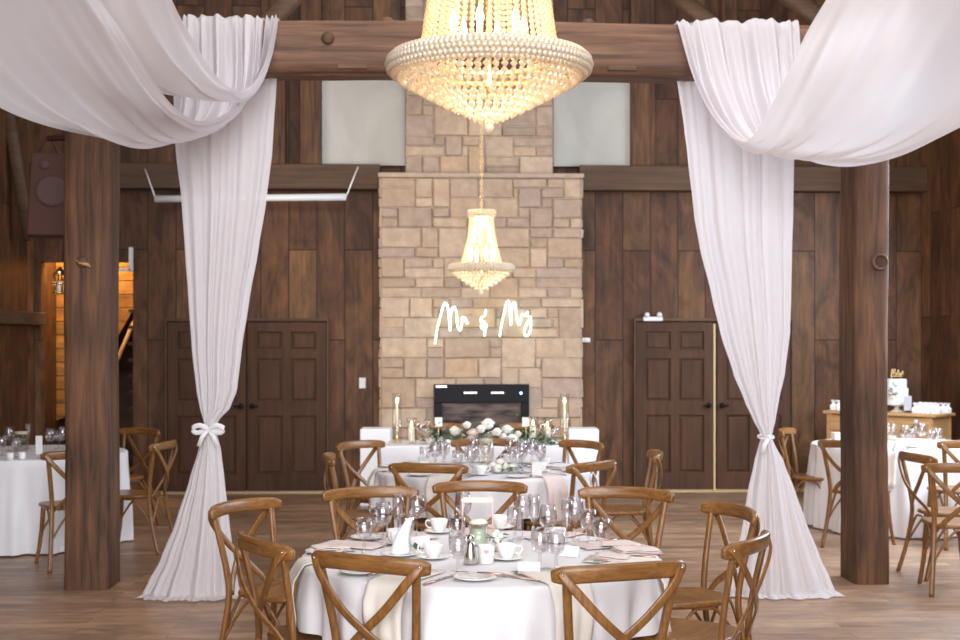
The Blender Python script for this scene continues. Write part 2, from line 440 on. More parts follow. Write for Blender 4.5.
tp2, pxr, wr = post(855, 890, .38, 'thick hewn timber post on the right, beside the cake sideboard view')
MB().ball((0,0,0), .045, 12, 6).build('wood_knot', M_girt, tp1, (-.02, -.178, zY(262, 85, YP)))
MB().tube([(-.05,-.012,.02), (-.02,-.02,0), (.03,-.018,-.012), (.05,-.012,-.03)], [.006,.012,.013,.004], 6).build('pale_scar', M_cab, tp1, (-.01, -.190, zY(263, 85, YP)))
b = MB(); b.tube([(.05*math.cos(a_/10*PI), -.012, .05*math.sin(a_/10*PI)) for a_ in range(20)], .011, 6, closed=True)
b.build('round_plug', M_girt, tp2, (.05, -.19, zY(262, 873, YP)))
# beam
x0, x1 = XL, XR; rows = []; rnd = random.Random(4); N = 80
for i in range(N+1):
    x = x0+(x1-x0)*i/N; row = []
    for (dy, dz) in ((-.02,0),(-.02,0),(-.14+.02,0),(-.16,.03),(-.163,.12),(-.15,.20),(-.165,.25),(-.165,BZ1-BZ0-.04),(-.145,BZ1-BZ0),(.14,BZ1-BZ0),(.17,BZ1-BZ0-.03),(.17,.03),(.15,0),(-.02,0)):
        row.append((x, YP+.17+dy+.004*math.sin(x*3+dz*9)+rnd.uniform(-.0015,.0015), BZ0+dz+.006*math.sin(x*1.7+1)+rnd.uniform(-.002,.002)))
    rows.append(row)
bm = thing('cross_beam', 'long rough timber beam spanning between the two posts above the hall', 'beam', (0,0,0))
MB().grid(rows).build('beam_timber', M_timberx, bm)
for px in (387, 588): MB().lathe([(.055,0),(.055,.03),(.03,.05)], 10).build('peg', M_timberx, bm, onY(px, YP+.1, BZ1-.01))
o = MB().lathe([(.04,0),(.045,.012),(.02,.02)], 12).build('plug', M_girt, bm, onY(328, YP+.006, zY(38, 328, YP))); o.rotation_euler = (PI/2, 0, 0)
for px, py in ((352, 66), (622, 68)):
    p = onY(px, YP+.006, zY(py, px, YP)); MB().box((0,0,0), (.20,.02,.035)).build('notch', M_timberx, bm, p, bevel=.006)

# ---- chimney breast with random coursed stones
PAL = [(.40,.31,.265),(.62,.49,.37),(.52,.375,.255),(.54,.40,.28),(.45,.33,.24),(.58,.44,.315),(.42,.325,.255),(.53,.37,.235),(.47,.36,.28),(.60,.46,.335),(.44,.33,.26),(.53,.41,.31)]
def stones(b, x0, x1, z0, z1, y, rnd, cell=.062, flip=None, hole=None):
    nx = max(1, round((x1-x0)/cell)); nz = max(1, round((z1-z0)/(cell*1.75))); cw, chh = (x1-x0)/nx, (z1-z0)/nz
    used = [[False]*nz for _ in range(nx)]
    for k in range(nz):
        for i in range(nx):
            if used[i][k]: continue
            wq = rnd.choice((3,4,4,5,6,6,7,8,3)); hq = rnd.choice((1,1,1,2,2,1,2,1,3)) ; wq = min(wq, 6) if hq == 3 else wq
            a_ = 0
            while a_ < wq and i+a_ < nx and not used[i+a_][k]: a_ += 1
            wq = a_
            if i+wq == nx-1 and not used[nx-1][k]: wq += 1
            if wq < 3: hq = 1
            hq = min(hq, nz-k)
            ok = [all(not used[i+q][k+j] for q in range(wq)) for j in range(hq)]
            hq = ok.index(False) if False in ok else hq
            for q in range(wq):
                for j in range(hq): used[i+q][k+j] = True
            g = .004; X0 = x0+i*cw+g; X1 = x0+(i+wq)*cw-g; Z0 = z0+k*chh+g; Z1 = z0+(k+hq)*chh-g
            if hole and hole[0] < (X0+X1)/2 < hole[1] and (Z0+Z1)/2 < hole[2]-.05: continue
            pr = rnd.uniform(.010, .028); e = .009; c = rnd.choice(PAL); c = tuple(a_*.7+q*.3 for a_, q in zip(c, (.57,.405,.28))); f = rnd.uniform(.74, .90); b.c = tuple(v*f for v in c)
            j = lambda: rnd.uniform(-.005, .005)
            vs = [(X0,y,Z0),(X1,y,Z0),(X1,y,Z1),(X0,y,Z1),(X0+e+j(),y-pr+j(),Z0+e+j()),(X1-e+j(),y-pr+j(),Z0+e+j()),(X1-e+j(),y-pr+j(),Z1-e+j()),(X0+e+j(),y-pr+j(),Z1-e+j())]
            if flip: vs = [flip(v) for v in vs]
            b.add(vs, [(4,5,6,7),(0,1,5,4),(1,2,6,5),(2,3,7,6),(3,0,4,7)], False)
    b.c = None
rnd = random.Random(11)
zsh = zY(178, 480, YC)
ch = thing('stone_chimney', 'tall tan stone fireplace chimney in the middle of the back wall', 'fireplace', ((cx0+cx1)/2, YC, 0))
oxm = (cx0+cx1)/2
b = MB(); b.c = (.42,.335,.255)
b.b2((cx0-oxm, 0, 0), (cx1-oxm, YB-YC-.002, zsh)); b.b2((ux0-oxm, .1, zsh), (ux1-oxm, YB-YC-.002, ZE+2.3)); b.c = None
b.build('chimney_core', M_stone, ch)
fx0, fx1 = onY(434, YC).x-oxm, onY(529, YC).x-oxm; fz1, fz0 = zY(384, 480, YC), .25
b = MB(); stones(b, cx0-oxm, cx1-oxm, 0, zsh, 0, rnd, hole=(fx0, fx1, fz1)); stones(b, ux0-oxm, ux1-oxm, zsh+.03, ZE+1.5, .1, rnd)
b.build('stone_facing', M_stone, ch)
b = MB()
for xs, sgn in ((cx0-oxm, -1), (cx1-oxm, 1)):
    stones(b, 0, YB-YC, 0, zsh, 0, rnd, flip=lambda v, xs=xs, sgn=sgn: (xs-sgn*v[1], v[0], v[2]))
b.build('side_facing', M_stone, ch)
b = MB(); b.c = (.44,.33,.25)
b.b2((cx0-oxm-.03, -.05, zsh), (cx1-oxm+.03, .3, zsh+.05)); b.c = None
b.build('shoulder_slab', M_stone, ch, bevel=.01)
# fireplace insert
fi = thing('fireplace_insert', 'black electric fireplace insert with glass front set in the stone chimney', 'fireplace insert', (oxm, YC-.055, fz0))
fh = fz1-fz0; fw = (fx1-fx0)
b = MB(); fr = .11
b.b2((-fw/2, -.03, fh-.2), (fw/2, .05, fh)); b.b2((-fw/2, -.03, 0), (fw/2, .05, .08))
b.b2((-fw/2, -.03, .08), (-fw/2+fr*.8, .05, fh-.2)); b.b2((fw/2-fr*.8, -.03, .08), (fw/2, .05, fh-.2))
b.build('surround', M_black, fi, bevel=.008)
MB().b2((-fw/2+.07, 0, .06), (fw/2-.07, .04, fh-.19)).build('glass_front', M_fire, fi)
for sx in (-.12, .17): MB().b2((sx-.07, -.036, fh-.10), (sx+.07, -.028, fh-.08)).build('vent_slot', M_steam, fi)
MB().ball((fw/2-.09, -.035, fh-.095), .012, 8, 6).build('indicator_light', M_ledblue, fi)
MB().b2((-fw/2+.02, -.034, fh-.035), (-fw/2+.14, -.03, fh-.012)).build('badge', M_steam, fi)
# ---- neon sign
ns = thing('neon_sign', 'glowing white neon sign reading Mr & Mrs on the stone chimney', 'neon sign', onY(480, YC-.07, zY(322, 480, YC)))
NO = ns.location
def stroke(pts, nm='neon_tube'):
    q = []
    for x, y in pts:
        px, py = 425+x/8, 290+y/8; p = onY(px, YC-.09, zY(py, px, YC-.09)); q.append(Vector(p)-NO)
    c = cr(q, 5); c = [v+Vector((0, .004*math.sin(i*.9), 0)) for i, v in enumerate(c)]
    MB().tube(c, .0095, 8).build(nm, M_neon, ns)
stroke([(80,430),(95,330),(120,220),(150,120),(166,105),(182,140),(194,230),(200,325),(203,210),(218,150),(238,140),(252,190),(258,275),(278,325),(292,280),(296,225),(318,220),(332,258),(346,268)])
stroke([(486,158),(480,200),(450,225),(447,250),(476,256),(450,285),(460,310),(488,300),(492,275)]); stroke([(484,290),(480,330),(477,366)])
stroke([(598,372),(612,280),(634,180),(655,98),(670,100),(681,180),(687,282),(690,190),(702,118),(720,105),(730,180),(740,252),(756,277),(770,230),(776,195),(800,205),(822,178),(808,205),(842,218),(845,300),(838,345),(812,368),(795,350),(802,300),(848,212)])
for px, py in ((437, 338), (470, 315), (500, 335), (520, 308)):
    p = onY(px, YC-.045, zY(py, px, YC-.05)); o = MB().lathe([(.008,-.045),(.008,.045)], 8).build('standoff', M_steam, ns, Vector(p)-NO); o.rotation_euler = (PI/2,0,0)

# ---- doors
def leaf(n, p0, p1, hinge):
    x0, x1 = onY(p0, YB).x, onY(p1, YB).x; z1 = zY(323, (p0+p1)/2, YB); wd = x1-x0
    cxx = (x0+x1)/2
    d = MB().box((0, -.015, z1/2), (wd-.01, .03, z1-.03)).build('door_%d' % n, M_door, None, (cxx, YB, 0.02)); struct(d)
    b = MB(); s = .11
    zs = [.0, .22, .86, 1.0, 1.50, 1.62, z1-.13, z1-.03]
    for sx in (-1, 1): b.box((sx*(wd/2-s/2-.005), -.04, z1/2), (s, .03, z1-.03))
    b.box((0, -.04, z1/2), (.10, .029, z1-.03))
    for a0, a1 in ((.015,.2),(.84,1.0),(1.47,1.57),(z1-.12,z1-.015)): b.box((0, -.04, (a0+a1)/2), (wd-.02, .0295, a1-a0))
    b.build('door_frame_rails', M_door, d, bevel=.006)
    b = MB(); pw = (wd-2*s-.1)/2-.05
    for sx in (-1, 1):
        for a0, a1 in ((.2,.84),(1.0,1.47),(1.57,z1-.12)):
            b.box((sx*(pw/2+.075), -.038, (a0+a1)/2), (pw, .016, a1-a0-.05))
    b.build('raised_panels', M_door, d, bevel=.012)
    hx = wd/2-.06 if hinge < 0 else -wd/2+.06
    h = MB(); h.ball((hx, -.10, .95), .026, 10, 6); h.tube([(hx, -.05, .95), (hx, -.1, .95)], .01, 8); h.tube([(hx,-.1,.95),(hx-.07*(1 if hx > 0 else -1),-.1,.95)], .009, 8)
    h.tube([(hx,-.052,.95),(hx,-.06,.95)], .03, 12); h.build('door_handle', M_black, d)
leaf(1, 168, 247, 1 if False else -1); leaf(2, 247.5, 327, 1); leaf(3, 635, 713, -1); leaf(4, 715.5, 790, 1)
struct(MB().box((0, 0, .95), (.022, .03, 1.86)).build('trim_14', M_doorlight_strip, None, onY(714.3, YB-.04)))  # metal strip coloured like the light gap between the leaves
for i, (p0, p1) in enumerate(((168, 327), (635, 790))):
    x0, x1 = onY(p0, YB).x, onY(p1, YB).x; zz = zY(321, p0, YB)
    struct(MB().b2((x0-.02, YB-.07, 0.04), (x0-.001, YB-.001, zz)).b2((x1+.001, YB-.07, .04), (x1+.02, YB-.001, zz)).b2((x0-.02, YB-.07, zz), (x1+.02, YB-.001, zz+.03)).build('trim_%d' % (15+i), M_girt))
o = thing('emergency_light', 'small white emergency light above the right wooden double door', 'emergency light', onY(653, YB-.06, zY(319, 653, YB)))
MB().box((0, .02, 0), (.22, .07, .05)).build('housing', M_white, o, bevel=.01)
for s in (-1, 1): MB().ball((s*.07, -.02, .045), .03, 10, 6).build('lamp_head', M_white, o)
tag(MB().box((0,0,0), (.075,.02,.12)).build('light_switch', M_white, None, onY(362.5, YB-.02, zY(383, 362, YB)), bevel=.006), 'white switch plate on the dark wall left of the chimney', 'light switch')
tag(MB().box((0,0,0), (.09,.03,.05)).box((0,-.02,0), (.03,.02,.02)).build('thermostat', M_white, None, onY(586, YB-.03, zY(340, 586, YB)), bevel=.006), 'small white control box on the wall just right of the chimney', 'thermostat')
# ---- hanging white bar on two chains (left, before the back wall)
dS = 14.35; pa = P(155, 199, dS); pb = P(346, 197, dS)
t = thing('projector_screen_case', 'long thin white screen case hung from slanting rods before the left boards', 'projector screen', pa)
MB().tube([(0,0,0), pb-pa], .038, 12).build('case', M_white, t)
for px, tx, ty in ((155, 145, 169), (346, 358, 167)):
    a_ = P(px, 197, dS)-pa; c_ = P(tx, ty, dS+.12)-pa
    MB().tube([a_, c_], .009, 6).build('hanger', M_white, t)
# ---- stairs behind the opening
sx0, sx1 = oxl-.1, oxr+.1
b = MB(); b.b2((XL-.2, YB+2.6, 0), (sx1+1.6, YB+2.7, 4.2)); b.b2((XL-.2, YB+.15, 0), (XL-.05, YB+2.6, 4.2)); b.b2((sx1+1.5, YB+.15, 0), (sx1+1.6, YB+2.6, 4.2)); b.b2((XL-.2, YB+.15, 4.1), (sx1+1.6, YB+2.7, 4.2))
struct(b.build('wall_stairwell', M_side))
st = thing('staircase', 'orange pine staircase glimpsed through the opening behind the left post', 'staircase', (oxl, YB+1.0, 0))
W0 = oxr-oxl
MB().add([(-.12,.02,.75),(0.12,.02,.85),(W0+.15,.02,2.75),(.6,.02,2.95),(-.12,.02,2.9),(-.12,.08,.75),(0.12,.08,.85),(W0+.15,.08,2.75),(.6,.08,2.95),(-.12,.08,2.9)],
         [(0,1,2,3,4),(9,8,7,6,5),(0,5,6,1),(1,6,7,2),(2,7,8,3),(3,8,9,4),(4,9,5,0)], False).build('stair_boarding', M_orange, st)
MB().tube([(.12,-.03,.35), (.82,-.03,1.95)], 1, 8, w=.05, h=.05, up=(0,1,0), p=.4).build('handrail', M_cab, st)
for k in range(11):
    MB().b2((W0-.22, -.25, .12+k*.19), (W0+.05, .1, .155+k*.19)).build('tread', M_door, st)
l = bpy.data.lights.new('stair_lamp', 'POINT'); l.energy = 75; l.color = (1,.68,.32); l.shadow_soft_size = .1
o = bpy.data.objects.new('stair_lamp', l); o.location = (oxl+.35, YB+.5, 3.05); COL.objects.link(o)
t = thing('wall_bracket', 'white shelf bracket on the opening jamb right of the left post', 'bracket', P(131, 262, 14.5))
MB().b2((-.02,-.02,-.10), (.02,.02,.16)).build('upright', M_white, t); MB().b2((-.14,-.02,-.10), (.0,.02,-.07)).build('arm', M_white, t)
# ---- speaker and lantern by the left post
sp = thing('loudspeaker', 'brown loudspeaker hanging by a bracket beside the left post', 'loudspeaker', P(52, 196, 9.75), math.radians(14))
hh = .30
b = MB(); b.add([(-.17,-.16,-hh),(.17,-.16,-hh),(.17,.14,-hh),(-.17,.14,-hh),(-.14,-.12,hh),(.14,-.12,hh),(.14,.12,hh),(-.14,.12,hh)], [(3,2,1,0),(4,5,6,7),(0,1,5,4),(1,2,6,5),(2,3,7,6),(3,0,4,7)], False)
b.build('cabinet', M_speaker, sp, bevel=.012)
o = MB().lathe([(.11,0),(.115,.01),(.09,.012),(.03,.004),(.0001,.012)], 20).build('woofer', M_grille, sp, (0,-.142,.02)); o.rotation_euler = (PI/2-.07,0,0)
o = MB().lathe([(.035,0),(.035,.012),(.0001,.014)], 14).build('tweeter', M_grille, sp, (-.05,-.128,.21)); o.rotation_euler = (PI/2-.07,0,0)
MB().tube([(-.1,0,.3),(-.05,0,.42),(.0,0,.42),(.05,0,.3)], .01, 6).tube([(-.03,0,.42),(.14,-.10,.42),(.24,-.44,.41)], .022, 6).build('hanging_bracket', M_speaker, sp)
ln = thing('lantern', 'small gold openwork lantern fixed at the left edge of the left post', 'lantern', P(60, 293, 9.3))
b = MB()
for k in range(6): a_ = k*PI/3; b.tube([(.045*math.cos(a_),.045*math.sin(a_),0), (.045*math.cos(a_),.045*math.sin(a_),.13)], .005, 5)
for z in (0, .065, .13): b.tube([(.045*math.cos(k*PI/8), .045*math.sin(k*PI/8), z) for k in range(16)], .006, 5, closed=True)
b.build('cage', M_gold, ln); MB().lathe([(.047,.13),(.02,.165),(.005,.18)], 12).build('cap', M_gold, ln); MB().lathe([(.02,.01),(.02,.08)], 10).build('candle', M_wax, ln)
MB().tube([(.0,.04,.1),(.08,.06,.1)], .008, 6).build('arm', M_gold, ln)

# ---------------------------------------------------------------- draped fabric
def interp(tab, y):
    for i in range(len(tab)-1):
        if tab[i][0] <= y <= tab[i+1][0]:
            t = (y-tab[i][0])/(tab[i+1][0]-tab[i][0]); t = t*t*(3-2*t)*.3+t*.7
            return [a+(b_-a)*t for a, b_ in zip(tab[i][1:], tab[i+1][1:])]
    return list(tab[-1][1:])
def panel(tab, d_top, d_tie, d_bot, ytie, folds, seed, label, name='drape'):
    # tab: (y, left, right); hangs from the back edge of the beam, gathered at the tie, spreading on the floor
    rnd = random.Random(seed); ph = [rnd.uniform(0, 6.28) for _ in range(6)]
    ys = []; y = tab[0][0]
    while y < tab[-1][0]: ys.append(y); y += 2.2 if abs(y-ytie) < 30 else 6
    ys.append(tab[-1][0]); NU = 220; rows = []
    ybot = tab[-1][0]
    for y in ys:
        L, R = interp(tab, y)
        if y < ytie: d = d_top+(d_tie-d_top)*(y-tab[0][0])/(ytie-tab[0][0])
        else: d = d_tie+(d_bot-d_tie)*((y-ytie)/(ybot-ytie))**1.3
        wpx = R-L; amp = .020 if y < ytie else .015+.016*((y-ytie)/(ybot-ytie))
        amp *= min(1, wpx/60)**.5
        k = (y-ytie)/(tab[-1][0]-ytie) if y > ytie else (ytie-y)/(ytie-tab[0][0])
        row = []
        for i in range(NU+1):
            u = i/NU
            uu = u+.018*math.sin(u*11+ph[0]+y*.008)
            f = math.sin(2*PI*folds*uu+ph[1])*.6+.4*math.sin(2*PI*folds*1.83*uu+ph[2]+y*.006)+.25*math.sin(2*PI*folds*.47*uu+ph[3]-y*.01)
            bulge = -.10*(1-(2*u-1)**2)*(1 if y > ytie else .6)
            p = P(L+wpx*uu if 0 < u < 1 else (L if u == 0 else R), y, d+amp*f+bulge)
            p = W(((L+wpx*u)-480)/FPX*d + .15*amp*math.cos(2*PI*folds*uu+ph[1]), d+amp*f+bulge, HC-(y-HY)/FPX*d)
            if p.z < .012: p.z = .012
            row.append(p)
        rows.append(row)
    # hem lying on the floor
    last = rows[-1]
    for st in (.06, .12):
        rows.append([Vector((p.x*1.0+(p.x-last[110].x)*st*.8, p.y-st, .012+.02*abs(math.sin(i*.21))*(1-st*5 if st < .1 else .2))) for i, p in enumerate(last)])
    o = MB().grid(rows).build(name, M_drape); return tag(o, label, 'drape', 'white drapes hanging from the beam')
DL = [(69,172,277),(150,175,272),(200,181,266),(250,184.5,258),(300,188,249),(350,191.5,241.5),(390,196,237),(408,199.5,230),(420,203,219),(428,205,215),(434,203,217),(450,198,221),(480,189,224.5),(520,176,229),(560,160,234),(582,148,238),(594,142,241)]
panel(DL, 9.36, 9.05, 8.83, 428, 5, 2, 'sheer white drape hanging by the left post, tied low and spilling on the floor')
DR = [(74,676,794),(130,684,794),(153,687,794),(217,694,793),(245,699,792),(298,712,791),(332,720,790),(373,733,785),(400,744,779),(420,753,775.5),(431,759,773),(437,761.5,771.5),(443,759,774),(462,754,784),(494,747,796),(520,743,805),(556,736,819),(580,731,830),(590,728,834)]
panel(DR, 9.46, 9.12, 8.90, 437, 5, 5, 'sheer white drape hanging by the right post, tied low and pooled on the floor')
# ties
for i, (px, py, d, rx, lab) in enumerate(((210, 429, 8.98, .07, 'white fabric bow knotted around the left drape'), (766.5, 437, 9.05, .055, 'thin white fabric tie gathered around the right drape'))):
    c = P(px, py, d); t = thing('curtain_tie', lab, 'curtain tie', c, 0, 'ties of the white drapes')
    MB().tube([(rx*1.0*math.cos(k*PI/10), .02+rx*.9*math.sin(k*PI/10), .01*math.sin(k*PI/10)) for k in range(20)], 1, 8, w=.010, h=(.028 if i == 0 else .016), closed=True).build('band', M_bow, t)
    MB().ball((0,-rx*.9,0), .02, 10, 6).build('knot', M_bow, t)
    if i == 0:
        for s in (-1, 1):
            MB().tube(cr([(0,-.07,0), (s*.05,-.09,.03), (s*.10,-.08,.012), (s*.08,-.07,-.02), (0,-.07,-.005)], 5), 1, 8, w=.012, h=.035, up=(0,0,1)).build('bow_loop', M_bow, t)
            MB().tube([(0,-.075,0), (s*.04,-.09,-.05), (s*.06,-.09,-.11)], 1, 8, w=.008, h=.03, up=(1,0,0)).build('bow_tail', M_bow, t)
    else: MB().tube([(0,-.06,0), (-.035,-.08,-.05), (-.05,-.09,-.10)], 1, 8, w=.008, h=.03, up=(1,0,0)).build('bow_tail', M_bow, t)
def swag(rowsdef, seed, name, parent, nf=7.5):
    rnd = random.Random(seed)
    cur = []
    for r in rowsdef:
        q = [P(*c) for c in r]
        a0 = q[0].copy(); q = [Vector((a0.x, YP+.37, BZ1-.2)), Vector((a0.x, YP+.36, BZ1-.03)), Vector((a0.x, YP+.31, BZ1+.008)), Vector((a0.x, YP+.05, BZ1+.008)), Vector((a0.x, YP-.02, BZ1-.02))]+[v for v in q[1:]]
        c = cr(q, 14)
        # resample to equal count by arc length
        L = [0]
        for i in range(1, len(c)): L.append(L[-1]+(c[i]-c[i-1]).length)
        N = 120; out = []; j = 0
        for i in range(N+1):
            s = L[-1]*i/N
            while j < len(L)-2 and L[j+1] < s: j += 1
            t = (s-L[j])/max(1e-9, L[j+1]-L[j]); out.append(c[j].lerp(c[j+1], t))
        cur.append(out)
    NT_ = 132; m = len(cur); rows = []
    ph = [rnd.uniform(0, 6.28) for _ in range(4)]
    for a in range(NT_+1):
        t = a/NT_*(m-1); i = min(int(t), m-2); ft = t-i; row = []
        for k in range(len(cur[0])):
            p0 = cur[max(i-1,0)][k]; p1 = cur[i][k]; p2 = cur[i+1][k]; p3 = cur[min(i+2, m-1)][k]
            p = .5*((2*p1)+(p2-p0)*ft+(2*p0-5*p1+4*p2-p3)*ft*ft+(3*p1-p0-3*p2+p3)*ft**3)
            s = k/120; u = a/NT_
            env = .35 if s < .1 else min(1, .35+(s-.1)*4)
            fold = math.sin(2*PI*nf*u+ph[0]+s*2.0)*.6+math.sin(2*PI*nf*1.73*u+ph[1]-s*3)*.28+math.sin(2*PI*3.1*u+ph[2]+s)*.5
            fold *= min(1, u*10+.15)*min(1, (1-u)*10+.15)
            p = p+Vector((0, -1, .35)).normalized()*fold*.060*env
            if s < .12: p.z += .007*abs(math.sin(u*60+ph[3])); p.y += .006*math.sin(u*95)
            if k < 50 and p.z > BZ0-.02 and YP-.02 < p.y < YP+.12 and p.z < BZ1: p.y = YP-.02-.006*(1+math.sin(u*90))
            row.append(p)
        rows.append(row)
    return MB().grid(rows).build(name, M_drape, parent)
SG = 'fabric swags over the beam'
swl = thing('swag', 'sheer white swag looped over the left end of the beam', 'swag', (0,0,0), 0, SG)
swag([
 [(277,19,9.0),(271,52,8.95),(258,82,8.8),(240,92,8.50),(216,76,8.15),(192,38,7.75),(172,0,7.35),(150,-60,6.9)],
 [(274,19,9.0),(268,60,8.95),(254,88,8.8),(236,96,8.48),(208,86,8.10),(180,52,7.68),(156,0,7.25),(132,-60,6.8)],
 [(270,19,9.0),(265,66,8.95),(250,91,8.8),(230,98,8.50),(198,93,8.12),(168,70,7.72),(134,14,7.2),(106,-60,6.7)],
 [(264,19,9.0),(260,70,8.95),(247,93,8.8),(226,98,8.58),(186,97,8.28),(150,88,7.95),(110,42,7.42),(62,-60,6.75)],
], 3, 'upper_fold', swl, 3)
swag([
 [(262,19,9.0),(259,72,8.96),(245,100,8.8),(228,113,8.55),(205,122,8.30),(182,114,8.05),(158,88,7.75),(126,38,7.25),(100,0,7.0),(66,-60,6.5)],
 [(252,19,9.0),(250,80,8.95),(236,112,8.8),(204,129,8.45),(174,118,8.05),(146,88,7.7),(112,34,7.15),(84,-10,6.8),(56,-60,6.4)],
 [(235,19,9.0),(236,88,8.95),(220,124,8.8),(180,138,8.5),(152,126,8.1),(122,94,7.6),(84,40,7.1),(54,-10,6.7),(26,-60,6.3)],
 [(212,19,9.0),(214,90,8.95),(200,128,8.8),(160,142,8.4),(125,132,8.0),(85,96,7.5),(40,40,6.9),(10,-10,6.5),(-20,-60,6.1)],
 [(193,19,9.0),(194,90,8.95),(184,128,8.8),(145,143,8.4),(105,136,7.9),(55,112,7.3),(5,66,6.7),(-40,10,6.2),(-70,-40,5.9)],
 [(181,19,9.0),(182,90,8.95),(172,126,8.8),(132,142,8.4),(95,137,7.9),(40,124,7.2),(-10,102,6.65),(-70,56,6.1),(-120,0,5.7)],
], 3, 'lower_fold', swl, 7)
swr = thing('swag', 'sheer white swag looped over the right end of the beam', 'swag', (0,0,0), 0, SG)
swag([
 [(680,25,9.1),(691,72,9.05),(706,106,8.95),(728,134,8.75),(748,141,8.5),(768,112,8.1),(788,72,7.7),(808,30,7.4),(832,-10,7.1),(860,-60,6.8)],
 [(692,25,9.1),(702,80,9.05),(722,122,8.95),(748,146,8.7),(772,146,8.4),(795,112,8.0),(818,68,7.6),(842,20,7.3),(862,-20,7.0),(885,-60,6.7)],
 [(712,25,9.1),(722,88,9.05),(745,136,8.9),(776,153,8.6),(806,144,8.3),(838,104,7.8),(868,58,7.4),(895,8,7.1),(912,-30,6.8),(930,-65,6.5)],
 [(738,25,9.1),(746,92,9.05),(768,142,8.9),(804,157,8.5),(845,146,8.1),(884,112,7.6),(920,62,7.2),(950,10,6.8),(970,-30,6.5),(990,-70,6.2)],
 [(765,25,9.1),(770,96,9.05),(788,146,8.9),(828,160,8.5),(875,153,8.0),(922,128,7.4),(965,86,6.9),(1005,30,6.5),(1035,-15,6.2),(1060,-60,5.9)],
 [(788,25,9.1),(790,100,9.05),(800,146,8.9),(842,161,8.4),(895,154,7.9),(950,130,7.3),(1005,95,6.8),(1060,45,6.3),(1095,0,6.0),(1120,-50,5.7)],
 [(804,27,9.1),(803,100,9.05),(808,146,8.9),(850,161,8.4),(905,151,7.8),(965,124,7.2),(1025,85,6.7),(1085,35,6.2),(1120,-5,5.9),(1150,-50,5.6)],
], 8, 'fabric', swr, 8)

